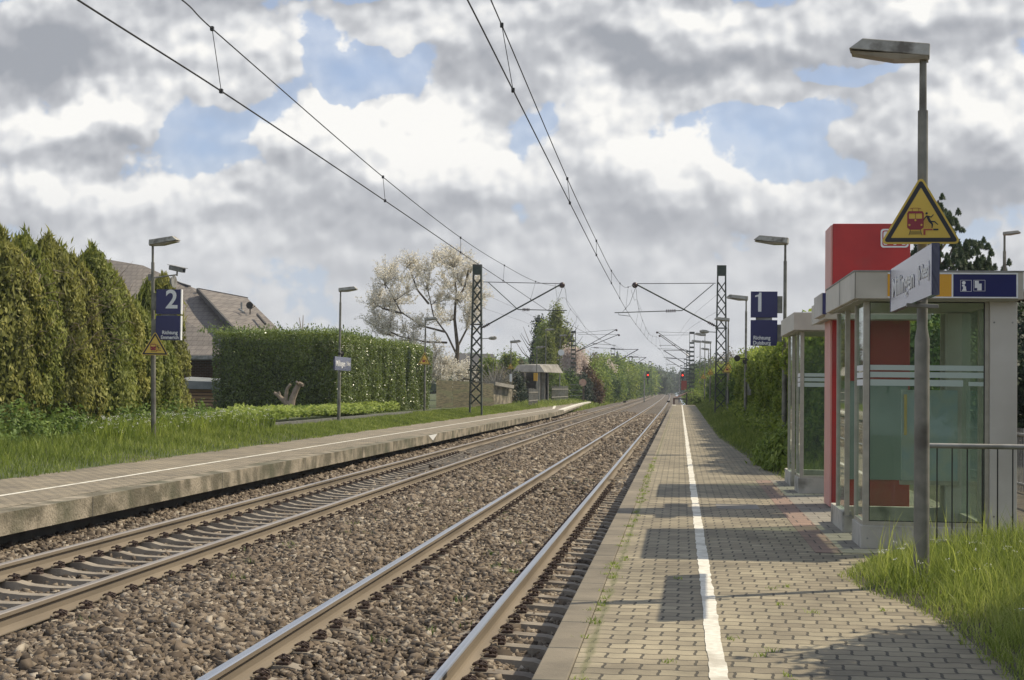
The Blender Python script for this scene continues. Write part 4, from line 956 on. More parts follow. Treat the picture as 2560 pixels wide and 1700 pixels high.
# wires
def wire(pts, r, label, name='overhead_wire', drops=None):
    t = empty(name, pts[0], label, 'wire', 'overhead wires')
    MB().tube(pts, r, 6).build('wire', M['wire'], t); return t
def interp(pts, Y):
    for a, b in zip(pts, pts[1:]):
        if a.y <= Y <= b.y: return a.lerp(b, (Y - a.y) / (b.y - a.y))
    return pts[-1]
def smoothpath(pts, n=10):
    ys = [p.y for p in pts]; out = []
    for i in range(len(pts) - 1):
        p0, p1, p2, p3 = pts[max(i - 1, 0)], pts[i], pts[i + 1], pts[min(i + 2, len(pts) - 1)]
        m1 = (p2 - p0) / max((p2.y - p0.y), .1) * (p2.y - p1.y); m2 = (p3 - p1) / max((p3.y - p1.y), .1) * (p2.y - p1.y)
        for k in range(n):
            s_ = k / n; out.append(p1 * (2 * s_**3 - 3 * s_**2 + 1) + m1 * (s_**3 - 2 * s_**2 + s_) + p2 * (-2 * s_**3 + 3 * s_**2) + m2 * (s_**3 - s_**2))
    return out + [pts[-1]]
def line_of(lst): return smoothpath([at(x, y, Y=Y) for x, y, Y in lst])
C1 = line_of([(1001, -140, 13.2), (1078, 0, 16.6), (1183, 208, 21.3), (1314, 468, 32.6), (1375, 588, 43), (1412, 657, 55), (1453, 729, YM), (1478, 763, 110), (1498, 787, 140), (1522, 806, Y2), (1538, 836, 260), (1548, 860, 400)])
M1 = line_of([(1078, -132, 13.2), (1132, 0, 18.0), (1157, 58, 21.3), (1308, 412, 32.6), (1375, 555, 43), (1412, 628, 55), (1440, 662, 70), (1465, 662, YM), (1470, 700, 92), (1483, 742, 110), (1499, 772, 138), (1519, 780, 172), (1524, 800, 200), (1538, 822, 260), (1548, 850, 400)])
C2 = line_of([(-60, -160, 12.4), (180, 0, 15.7), (510, 210, 20.9), (888, 463, 33), (1062, 582, 44.6), (1160, 647, 58), (1272, 722, YM), (1340, 762, 115), (1432, 805.5, Y2), (1490, 834, 270), (1530, 858, 400)])
M2 = line_of([(190, -160, 13.4), (420, 0, 17.6), (489, 66, 20.9), (883, 408, 33), (1062, 548, 44.6), (1163, 612, 58), (1235, 649, 70), (1292, 662, YM - 2), (1302, 664, YM), (1308, 700, 90), (1330, 730, 108), (1357, 762, 130), (1400, 792, 160), (1428, 800, Y2 + 10), (1490, 828, 270), (1530, 852, 400)])
t1 = wire(C1, .0105, 'contact wire over the near track'); t1m = wire(M1, .0095, 'carrier wire above the contact wire of the near track')
t2 = wire(C2, .0115, 'contact wire over the far track, lower of its pair'); t2m = wire(M2, .0095, 'carrier wire above the contact wire of the far track')
def dropper(Cw, Mw, Y, lab):
    a, b = interp(Cw, Y), interp(Mw, Y)
    if (a - b).length < 2.6:
        mb = MB(); mb.tube([a, b], .006, 5); 
        for q in (a, b): mb.box(q.x - .022, q.x + .022, q.y - .03, q.y + .03, q.z - .03, q.z + .03)
        tag(mb.build('dropper', M['wire']), lab, 'dropper', 'droppers between the overhead wires')
ORD = ('first', 'second', 'third', 'fourth', 'fifth', 'sixth', 'seventh', 'eighth', 'ninth', 'tenth', 'eleventh', 'twelfth')
for i, Y in enumerate((21.3, 32.6, 43, 54, 64, 74, 96, 108, 120, 132, 146, 160)): dropper(C1, M1, Y, '%s dropper wire over the near track, counted from the camera' % ORD[i])
for i, Y in enumerate((20.9, 33, 44.6, 58, 70, 96, 108, 122, 138, 155)): dropper(C2, M2, Y, '%s dropper wire over the far track, counted from the camera' % ORD[i])
# stitch wires and side wires
def thin(lst, lab, r=.007): tag(MB().tube(line_of(lst), r, 5).build('side_wire', M['wire']), lab, 'wire', 'side wires')
thin([(1104, 672, YM), (1244, 738, 130), (1322, 790, Y2)], 'upper side wire from the left lattice mast'); thin([(1104, 707, YM), (1232, 752, 130), (1324, 800, Y2)], 'lower side wire from the left lattice mast')
thin([(1662, 672, YM), (1593, 732, 130), (1565, 770, Y2)], 'upper side wire from the right lattice mast'); thin([(1662, 713, YM), (1593, 755, 130), (1560, 785, Y2)], 'lower side wire from the right lattice mast')
thin([(1280, 655, YM - 8), (1286, 690, YM - 3), (1296, 686, YM), (1305, 690, YM + 6), (1345, 748, 122)], 'stitch wire under the far track pulley')
thin([(1455, 668, YM - 8), (1463, 692, YM - 3), (1466, 690, YM), (1470, 694, YM + 6), (1480, 720, 100)], 'stitch wire under the near track pulley')
thin([(1296, 665, YM), (1283, 700, YM), (1262, 716, YM)], 'hanger wire beside the far track clamp', .01); thin([(1465, 665, YM), (1452, 700, YM), (1435, 720, YM)], 'hanger wire beside the near track clamp', .01)

# ---------------------------------------------------------------- signals
def signal(x, y0, y1, Y, label):
    P = lambda u, v: at(u, v, Y=Y); t = empty('railway_signal', P(x, 900), label, 'signal', 'railway signals at red'); a, b = P(x - 3.6, y1), P(x + 3.6, y0)
    MB().tube([(P(x, 0).x, Y + .1, -.2), (P(x, 0).x, Y + .1, b.z)], .10, 8).build('post', M['galv'], t)
    MB().box(a.x, b.x, Y - .1, Y + .1, a.z, b.z).box(a.x + .15, b.x - .15, Y - .1, Y + .1, a.z - .9, a.z - .05).build('signal_board', M['black'], t)
    c = P(x + .4, y0 + (y1 - y0) * .55); mb = MB(); mb.prism(circle(.12, 12), (c.x, Y - .11, c.z), (1, 0, 0), (0, 0, 1), (0, -.03, 0)); mb.build('red_lamp', M['redlight'], t)
    mb = MB(); mb.box(a.x, b.x, Y - .13, Y - .105, b.z - .35, b.z - .3); mb.build('hood', M['sign_red'], t)
signal(1493.5, 856, 872, 240, 'red signal left of the tracks among the bushes')
signal(1573.5, 856, 873, 240, 'red signal right of the tracks before the masts')
# barrier at the end of the right platform
t = empty('end_barrier', at(1557, 935, Y=150), 'dark pipe barrier at the far end of the right platform', 'barrier')
P = lambda u, v, d=0: at(u, v, Y=149.5 + d)
MB().tube([P(1554, 933), P(1554, 919), P(1583, 906, 6), P(1612, 907, 12)], .085, 8).build('top_rail', mat('rusty rail', (.06, .025, .018), (.09, .035, .025), 5, .7), t)
MB().tube([P(1555, 919.5), P(1582, 919.8)], .06, 8).build('middle_rail', M['blackmetal'], t); MB().tube([P(1583.5, 934), P(1583.5, 906)], .06, 8).build('post', M['blackmetal'], t)
MB().tube([P(1582, 919.8), P(1590, 930), P(1596, 918)], .035, 6).build('chain', M['blackmetal'], t)
a = at(1577, 885, Y=200); tag(MB().box(a.x - .35, a.x + .35, 200, 200.1, a.z - .8, a.z + .4).build('warning_board', M['sign_red']), 'orange red board at the foot of the distant masts', 'board')
for x, y, Y, s_ in ((1541, 925, 140, .16), (1440, 925, 110, .12)):
    a = at(x, y, Y=Y); tag(MB().prism([(-s_, 0), (s_, 0), (s_ * .8, s_), (-s_ * .7, s_ * .9)], (a.x, Y, a.z - .1), (1, 0, 0), (0, 0, 1), (0, .3, 0)).build('trackside_box', M['blackmetal'], bevel=.02), 'small dark trackside box ' + ('beside the near rail at the platform end' if x > 1500 else 'between the rails of the far track'), 'box')

# ---------------------------------------------------------------- left shelter, fences
YS_ = 142.
t = empty('concrete_shelter', at(1240, 925, Y=YS_), 'dark concrete waiting shelter on the left platform', 'shelter')
P = lambda u, v, d=0: at(u, v, Y=YS_ + d)
zb, zr, zt = PL, P(1240, 858).z, P(1240, 839).z
xl, xr = P(1203, 0).x, P(1265, 0).x
roof = MB(); a0, a1 = P(1192, 0).x, P(1266, 0).x
vs = [(a0, YS_ - .5, zr), (a1, YS_ - .5, zr), (a1 + 1.3, YS_ + 5, zr), (a0 + 1.3, YS_ + 5, zr), (a0 + .5, YS_ - .1, zt - .1), (a1 - .5, YS_ - .1, zt - .1), (a1 + .8, YS_ + 4.6, zt + .05), (a0 + 1.8, YS_ + 4.6, zt + .05)]
roof.add(vs, [(0, 3, 2, 1), (0, 1, 5, 4), (1, 2, 6, 5), (2, 3, 7, 6), (3, 0, 4, 7), (4, 5, 6, 7)]).build('roof', M['concrete'], t)
for u in (1208, 1251): MB().box(P(u - 3, 0).x, P(u + 3.5, 0).x, YS_, YS_ + .3, zb, zr - .02).build('pillar', M['concrete'], t)
for u, d in ((1262, 2.2), (1270, 4.4)): q = P(u, 0, d); MB().box(q.x - .17, q.x + .17, YS_ + d, YS_ + d + .3, zb, zr - .02).build('pillar', M['concrete'], t)
MB().box(P(1208, 0).x - .1, P(1208, 0).x + .1, YS_ + .3, YS_ + 4.6, zb, zr - .02).box(P(1212, 0).x, P(1262, 0).x, YS_ + 4.4, YS_ + 4.6, zb, zr - .02).build('wall', M['dark_concrete'], t)
def slat_fence(pts, h, n, label, m_=M['palewood'], w=.10, cap=True):
    t = empty('slat_fence', pts[0], label, 'fence', 'slat fences'); tot = [(pts[i], pts[i + 1], (pts[i + 1] - pts[i]).length) for i in range(len(pts) - 1)]; L = sum(q[2] for q in tot)
    for i in range(n):
        s_ = L * (i + .5) / n
        for a, b, l in tot:
            if s_ <= l: break
            s_ -= l
        c = a.lerp(b, s_ / l); q = MB(); hh = h * rng.uniform(.94, 1.04)
        q.box(c.x - w / 2, c.x + w / 2, c.y - w * .4, c.y + w * .4, c.z - .1, c.z + hh).build('slat', m_, t)
    for k in (.35, .8):
        mb = MB()
        for a, b, l in tot: mb.bar(a + Vector((0, .07, h * k)), b + Vector((0, .07, h * k)), .05, .07)
        mb.build('cross_rail', m_, t)
P = lambda u, Y, z=PL: Vector((at(u, 900, Y=Y).x, Y, z))
slat_fence([P(1219, 118), P(1240, 128)], 1.45, 7, 'upright concrete slat fence before the left shelter', w=.10)
slat_fence([P(1138, 118, .5), P(1168, 124, .5)], 1.35, 5, 'short row of upright slats right of the left lattice mast', w=.13)
slat_fence([P(1272, 150), P(1310, 168)], 1.75, 22, 'pale slat fence right of the left shelter', w=.06)
t = empty('gate', P(1312, 172), 'dark metal gate beyond the pale slat fence', 'gate')
mb = MB(); a, b = P(1312, 172), P(1345, 175); 
for z in (.1, .7, 1.3, 1.9): mb.bar(a + Vector((0, 0, z)), b + Vector((0, 0, z)), .07)
mb.build('bars', M['mast'], t); MB().bar(b + Vector((0, 0, -.3)), b + Vector((0, 0, 2.2)), .2).build('post', M['bark'], t)
MB().bar(b + Vector((.1, 0, 2.0)), P(1376, 178) + Vector((0, 0, .3)), .06).build('stair_rail', M['mast'], t)
p = at(1344, 882, Y=175); tag(MB().prism(circle(.42, 16), (p.x, 174.5, p.z), (1, 0, 0), (0, 0, 1), (0, .05, 0)).build('round_sign', mat('faded round sign', (.45, .25, .18), (.5, .34, .25), 3, .6)), 'faded round sign above the dark gate', 'sign')
# woven willow fence panels
def panel(u0, u1, Y0, Y1, zt, label, m_=M['willow'], z0=.4):
    a, b = P(u0, Y0, z0), P(u1, Y1, z0); tag(MB().prism([(0, 0), (1, 0), (1, zt - z0), (0, zt - z0 + .03)], a, b - a, (0, 0, 1), (0, .08, 0)).build('willow_fence', m_), label, 'fence', 'woven willow fence panels')
panel(1006, 1043, 92, 95, at(1025, 877, Y=93).z, 'woven willow fence panel at the end of the laurel hedge')
panel(1044, 1086, 95.2, 98, at(1065, 879, Y=97).z, 'woven willow fence panel left of the lattice mast')
panel(1088, 1138, 98.2, 103, at(1110, 884, Y=101).z, 'woven willow fence panel behind the lattice mast')
tag(MB().bar(at(1137, 884, Y=112), at(1180, 892, Y=116), .35, .25).build('wall_coping', M['concrete']), 'pale coping of a low wall behind the short slats', 'wall')
tag(MB().bar(P(1137, 112.5, .3), P(1180, 116.5, .3), .2, .2).prism([(0, 0), (1, 0), (1, at(1180, 892, Y=116).z - .5), (0, at(1137, 884, Y=112).z - .5)], P(1137, 112.6, .3), P(1180, 116.6, .3) - P(1137, 112.6, .3), (0, 0, 1), (0, .2, 0)).build('garden_wall', M['old_concrete']), 'low garden wall behind the short slats', 'wall')

# ================================================================ HOUSES
t = empty('house', at(440, 870, Y=78), 'house with grey tiled roof between the thujas and the laurel hedge', 'house')
A = lambda u, v, Y: at(u, v, Y=Y)
def slab(pts, th=.25): 
    n = len(pts); d = Vector((0, 0, -th)); return MB().add(pts + [q + d for q in pts], [tuple(range(n)), tuple(range(2 * n - 1, n - 1, -1))] + [(i, i + n, (i + 1) % n + n, (i + 1) % n) for i in range(n)])
slab([A(200, 590, 86), A(330, 612, 85), A(437, 660, 84), A(456, 667, 84), A(560, 775, 77), A(575, 818, 74), A(200, 822, 74)]).build('roof', M['tiles'], t)
slab([A(453, 665, 82.4), A(570, 687, 84.5), A(652, 768, 79), A(700, 815, 75), A(592, 815, 72.5)], .12).build('roof', M['tiles'], t)
MB().bar(A(455, 669, 82.2), A(592, 818, 72.3), .10, .24).build('bargeboard', M['darkroof'], t)
MB().bar(A(240, 600, 85.9), A(437, 661, 83.9), .22, .14).build('ridge_tiles', M['darkroof'], t); MB().bar(A(456, 666.5, 83), A(570, 688, 84.6), .2, .12).build('ridge_tiles', M['darkroof'], t)
MB().bar(A(330, 824, 73.9), A(580, 824, 73.9), .25, .2).build('gutter', M['galv'], t)
a, b = A(300, 826, 75.5), A(600, 990, 75.5); MB().box(a.x, b.x, 75.5, 84, .3, a.z).build('wall', M['brickx'], t)
c = A(576, 704, 80.5); mb = MB(); mb.tube([c + Vector((0, .12, 0)), c, c - Vector((0, .05, 0))], [.06, .17, .19], 16); mb.tube([c + Vector((-.02, .1, -.95)), c + Vector((0, .1, 0))], .03, 6); mb.bar(c + Vector((.0, -.05, -.25)), c + Vector((.42, -.45, -.05)), .03); mb.build('satellite_dish', M['blackmetal'], t, smooth=True)
MB().tube([A(557, 717, 80), A(557, 697, 80)], .055, 8).tube([A(551, 713, 80), A(563, 720, 79.6)], .05, 6).build('vent_pipe', M['galv'], t)
for q in ((537, 718, 556, 742, 80.2), (593, 725, 612, 747, 79.7)):
    MB().bar(A(q[0], q[1], q[4]), A(q[2], q[3], q[4] - 1.6), .08, .12).build('skylight_edge', M['darkroof'], t)
# shed
t = empty('garden_shed', at(470, 965, Y=68), 'brown slatted garden shed with flat grey roof beside the hedge', 'shed')
a, b, c = A(425, 897, 68), A(500, 975, 68), A(425, 868, 68)
sh_ = MB()
for i in range(9):
    z1 = a.z - i * (a.z - .3) / 9; z0 = a.z - (i + 1) * (a.z - .3) / 9 + .03; sh_.add([(a.x, 68.10, z1), (b.x, 68.10, z1), (b.x, 68.0, z0), (a.x, 68.0, z0)], [(0, 1, 2, 3)])
sh_.build('slatted_door', M['wood'], t); MB().box(a.x, b.x + .3, 68.12, 70.5, .2, a.z).build('wall', M['darkroof'], t)
MB().box(b.x - .02, b.x + .16, 67.95, 68.1, .2, a.z).build('corner_post', M['darkroof'], t)
d = A(512, 895, 67.7); MB().add([(a.x - .5, 67.6, a.z + .02), (d.x, 67.6, a.z + .0), (d.x, 67.6, a.z + .33), (a.x - .5, 67.6, a.z + .40), (a.x - .5, 70.5, c.z), (d.x, 70.5, c.z - .1), (d.x, 70.5, a.z), (a.x - .5, 70.5, a.z)], [(0, 1, 2, 3), (3, 2, 5, 4), (1, 6, 5, 2), (0, 3, 4, 7), (0, 7, 6, 1), (4, 5, 6, 7)]).build('roof', mat('grey roofing', (.17, .18, .18), (.22, .23, .225), 4, .8), t)
# distant roof behind the cherry
t = empty('distant_house', at(1100, 860, Y=150), 'distant house with a dark roof behind the left lattice mast', 'house')
slab([A(1035, 842, 140), A(1150, 842, 140), A(1138, 816, 148), A(1052, 814, 148)], .4).build('roof', M['darkroof'], t)
a, b = A(1052, 845, 143), A(1150, 845, 143); MB().box(a.x, b.x, 143, 152, .3, a.z - .4).build('wall', mat('ochre wall', (.25, .19, .11), (.3, .23, .13), 1, .9), t)
# brick house at the right edge
t = empty('brick_house', (9.5, 36, .5), 'dark red brick house with tiled roof at the right edge', 'house')
a = A(2349, 700, 36); x0 = a.x
z = A(2350, 672, 36).z; MB().prism([(0, .4), (8, .4), (8, z - 1.1), (0, z - .25)], (x0, 36, 0), (1, 0, 0), (0, 0, 1), (0, 12, 0)).build('wall', M['brickx'], t)
MB().prism([(-.15, 0), (8.3, -.9), (8.3, -1.05), (-.15, -.18)], (x0, 35.6, z), (1, 0, 0), (0, 0, 1), (0, 13, 0)).build('roof', mat('orange brown roof', (.26, .15, .07), (.18, .10, .06), 3, .8), t)
# church tower far left
t = empty('church_tower', at(1423, 830, Y=700), 'tiny distant church tower above the left bushes', 'tower')
P = lambda u, v: at(u, v, Y=700)
a = P(1420, 820); b = P(1427, 800); MB().box(a.x, b.x, 700, 702, 0, P(0, 817).z).build('tower', M['darkroof'], t)
c = P(1423.5, 807); MB().add([(a.x - .5, 699.5, P(0, 817).z), (b.x + .5, 699.5, P(0, 817).z), (b.x + .5, 702.5, P(0, 817).z), (a.x - .5, 702.5, P(0, 817).z), (c.x, 701, c.z)], [(0, 1, 4), (1, 2, 4), (2, 3, 4), (3, 0, 4), (3, 2, 1, 0)]).build('roof', M['darkroof'], t)

# ================================================================ VEGETATION
def plant(name, loc, label, cat, V, F, T, m_, trunk=None, group=None, crown='crown'):
    t = empty(name, loc, label, cat, group)
    soup(crown, V, F, m_, T, t)
    if trunk is not None: trunk.build('trunk', M['bark'], t, smooth=True)
    return t
def trunk_of(x, y, z0, h, r, rg, n=5):
    mb = MB(); mb.tube([(x, y, z0 - .3), (x + .05 * h * rg.normal(0, .3), y, z0 + h * .45), (x, y, z0 + h * .8)], [r, r * .75, r * .35], 8)
    for k in range(n):
        a = rg.uniform(0, 6.28); z = z0 + h * rg.uniform(.25, .6); l = h * rg.uniform(.2, .35)
        mb.tube([(x, y, z), (x + math.cos(a) * l * .6, y + math.sin(a) * l * .6, z + l * .5), (x + math.cos(a) * l, y + math.sin(a) * l, z + l * 1.1)], [r * .4, r * .25, r * .08], 5)
    return mb
def thuja(x, y, z0, H, Rr, seed, label, m_='thuja', n=11500, twigs=False):
    g = np.random.default_rng(seed)
    u = g.uniform(0.0, 1, n) ** .85; a = g.uniform(0, 2 * np.pi, n)
    prof = (1 - u ** 3.6) ** .72 * (.85 + .15 * np.minimum(u / .12, 1))
    q = np.stack([np.cos(a) * prof * Rr, np.sin(a) * prof * Rr, u * H], 1)
    nz = vnoise(q * np.array([1, 1, .55]), 5.5, seed); r = prof * Rr * (.86 + .28 * nz) * g.uniform(.75, 1.05, n)
    P = np.stack([x + np.cos(a) * r, y + np.sin(a) * r, z0 + u * H], 1); N = np.stack([np.cos(a), np.sin(a), np.full(n, .25)], 1)
    V, F = leafarr(P, N, .125, .055, g, updir=np.array([0, 0, 1.]) + N * .35, jit=.45)
    T = .43 + .38 * nz + g.normal(0, .14, n)  # sprays in the hollows tinted darker, shade of the gaps put into colour
    # feathery leading shoots
    k = 420; a2 = g.uniform(0, 6.28, k); uu = g.uniform(.70, 1.0, k); rr = np.maximum(0, 1 - uu ** 3.6) ** .72 * Rr * g.uniform(.3, 1.08, k) + .02; uu = uu + g.exponential(.012, k)
    P2 = np.stack([x + np.cos(a2) * rr, y + np.sin(a2) * rr, z0 + uu * H], 1); V2, F2 = leafarr(P2, np.stack([np.cos(a2), np.sin(a2), a2 * 0], 1), .26, .05, g, updir=np.array([0, 0, 1.]), jit=.3)
    core = []
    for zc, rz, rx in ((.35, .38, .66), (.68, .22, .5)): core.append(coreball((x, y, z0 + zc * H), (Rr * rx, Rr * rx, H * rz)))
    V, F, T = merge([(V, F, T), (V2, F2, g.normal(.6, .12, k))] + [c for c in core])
    mb = MB(); mb.tube([(x, y, z0 - .3), (x, y, z0 + H * .8)], [.09, .03], 7)
    t = plant('thuja_tree', (x, y, z0), label, 'tree', V, F, T, LM[m_], mb, 'thuja trees of the garden row')
    if twigs:
        mb = MB()
        for i in range(90):
            a = g.uniform(3.6, 6.0); zz = z0 + H * g.uniform(.42, .85); rr = Rr * .85
            p = Vector((x + math.cos(a) * rr, y + math.sin(a) * rr, zz)); d = Vector((math.cos(a), math.sin(a), g.uniform(-.2, .9))).normalized()
            p2 = p + d * g.uniform(.15, .4); p3 = p2 + (d + Vector(g.normal(0, .5, 3))).normalized() * g.uniform(.15, .35)
            mb.tube([p, p2, p3], [.010, .007, .003], 4)
        mb.build('bare_twigs', M['palebark'], t)
    return t
TH = [(-52, 545, 33), (2, 535, 32.2), (30, 560, 34), (58, 545, 33.0), (112, 546, 34.2), (140, 572, 36), (165, 590, 35.5), (212, 570, 36.5), (236, 600, 37.6), (262, 632, 38.4), (300, 690, 39.4), (342, 732, 40.5), (388, 800, 41.5)]
TL = ['leftmost thuja, cut by the left edge of the photo', 'pointed thuja at the left edge with tall feathery top', 'lower dense thuja behind the left edge ones', 'broad thuja second from the left edge', 'thuja with bare grey twigs showing in its side', 'thuja with a notch between two tops', 'lower yellowish thuja before the pointed one', 'pointed thuja with the sharpest top in the row', 'thuja right of the sharpest top', 'sloping thuja in the right half of the row', 'medium thuja left of the leftmost lamp post', 'low thuja directly behind the leftmost lamp post', 'lowest thuja right of the leftmost lamp post']
for i, ((x, y, Y), lab) in enumerate(zip(TH, TL)):
    p = at(x, y, Y=Y + .6)
    thuja(p.x, Y + .6, .5, p.z - .5, (.98, 1.12, 1.02)[i % 3] * (1 if i < 9 else (.92 if i < 12 else .42)), 40 + i, lab, 'thuja_gold' if i in (1, 4, 6, 9) else 'thuja', twigs=i in (3, 4, 6, 7))
p = at(378, 634, Y=46); thuja(p.x, 46, .5, p.z - .5, .95, 90, 'round topped golden thuja behind the platform two sign', 'thuja_gold', n=15000)
p = at(340, 652, Y=45.5); thuja(p.x, 45.5, .5, p.z - .5, .75, 91, 'narrow thuja left of the round topped golden one', 'thuja', n=9000)

def boxhedge(name, x0, x1, y0, y1, z0, z1, faces, leaf, wid, m_, seed, label, topm=None, rough_=.12, jit=.5, tb=.5):
    g = np.random.default_rng(seed); parts = [corebox(x0 + .3, x1 - .3, y0 + .3, y1 - .3, z0 - .3, z1 - .3)]; dx, dy, dz = x1 - x0, y1 - y0, z1 - z0
    for f, dens in faces:
        if f in ('-y', '+y'): n = int(dx * dz * dens); P = np.stack([g.uniform(x0, x1, n), np.full(n, y0 if f == '-y' else y1), g.uniform(z0 - .1, z1, n)], 1); N = np.tile([0, -1. if f == '-y' else 1., .15], (n, 1))
        elif f in ('+x', '-x'): n = int(dy * dz * dens); P = np.stack([np.full(n, x1 if f == '+x' else x0), g.uniform(y0, y1, n), g.uniform(z0 - .1, z1, n)], 1); N = np.tile([1. if f == '+x' else -1., 0, .25], (n, 1))
        else: n = int(dx * dy * dens); P = np.stack([g.uniform(x0, x1, n), g.uniform(y0, y1, n), np.full(n, z1)], 1); N = np.tile([0, 0, 1.], (n, 1)); 
        nz = vnoise(P, 2.2, seed + 1); P = P + N * (nz * rough_ - g.exponential(.09, n) + .02)[:, None]
        if f == 'top': P[:, 2] += np.abs(g.normal(0, .10, n)) * (g.random(n) < .35)
        # round the top edge
        e = np.clip((P[:, 2] - (z1 - .35)) / .35, 0, 1)
        if f != 'top': P -= N * (e ** 2 * .22)[:, None]
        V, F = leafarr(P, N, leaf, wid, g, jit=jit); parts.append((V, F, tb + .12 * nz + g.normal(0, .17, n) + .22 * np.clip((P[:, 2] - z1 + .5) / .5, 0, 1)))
    V, F, T = merge(parts)
    t = empty(name, ((x0 + x1) / 2, (y0 + y1) / 2, z0), label, 'hedge'); soup('foliage', V, F, LM[m_], T, t)
    return t
hz = at(775, 770, Y=64).z
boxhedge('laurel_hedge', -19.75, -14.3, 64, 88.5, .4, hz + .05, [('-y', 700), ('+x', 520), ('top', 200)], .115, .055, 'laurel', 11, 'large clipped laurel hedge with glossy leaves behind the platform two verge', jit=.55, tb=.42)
# shoots standing out of its top
g = np.random.default_rng(5); n = 2600; P = np.stack([g.uniform(-20.6, -14.2, n), g.uniform(63.9, 72, n), np.full(n, hz + .05) + np.abs(g.normal(0, .16, n))], 1)
V, F = leafarr(P, np.tile([0, -.6, .6], (n, 1)), .13, .05, g, updir=np.array([0, 0, 1.])); tag(soup('hedge_shoots', V, F, LM['laurel_top'], g.normal(.5, .2, n)), 'young light green shoots along the top edge of the laurel hedge', 'shoots', kind='stuff')
t = empty('sapling', at(697, 760, Y=66), 'thin pruned sapling sticking up behind the laurel hedge', 'sapling'); mb = MB()
for u0, v0, u1, v1 in ((697, 775, 690, 732), (697, 775, 699, 726), (700, 775, 712, 745), (697, 770, 668, 772)): mb.tube([at(u0, v0, Y=67), at(u1, v1, Y=67)], [.035, .012], 5)
mb.build('stems', M['palebark'], t)
# ground cover along the kerb
g = np.random.default_rng(6); n = 16000; Y = g.uniform(43, 70, n); X = g.uniform(-14.6, -12.7, n); h = .30 + .16 * vnoise(np.stack([X, Y, X * 0], 1), 3.2, 9)
P = np.stack([X, Y, .62 + h * g.uniform(.4, 1.1, n) + .12], 1); V, F = leafarr(P, np.tile([0, -.2, 1.], (n, 1)), .16, .11, g, jit=.5)
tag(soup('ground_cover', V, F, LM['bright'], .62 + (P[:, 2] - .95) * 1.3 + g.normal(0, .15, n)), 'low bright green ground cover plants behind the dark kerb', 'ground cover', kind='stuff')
# pollarded trunk
t = empty('pollarded_tree', at(672, 958, Y=61.5), 'pale cut back tree trunk with stubby arms before the laurel hedge', 'tree'); mb = MB(); P = lambda u, v, d=0: at(u, v, Y=61.5 + d)
mb.tube([P(669, 966), P(670, 945), P(674, 920), P(682, 900, .1), P(690, 885, .1)], [.17, .155, .135, .12, .10], 9); mb.tube([P(690, 885, .1), P(699, 888, 0)], [.10, .07], 8); mb.tube([P(688, 888, .1), P(684, 880, -.2)], [.06, .05], 8)
mb.tube([P(669, 935), P(658, 927), P(648, 918), P(640, 910)], [.12, .11, .095, .075], 9); mb.tube([P(640, 910), P(632, 906)], [.075, .06], 8); mb.tube([P(646, 915), P(643, 903)], [.055, .045], 8); mb.tube([P(658, 926), P(660, 908, -.1), P(662, 896, -.1), P(670, 886, -.1)], [.085, .075, .065, .055], 8)
mb.build('trunk', M['palebark'], t, smooth=True)

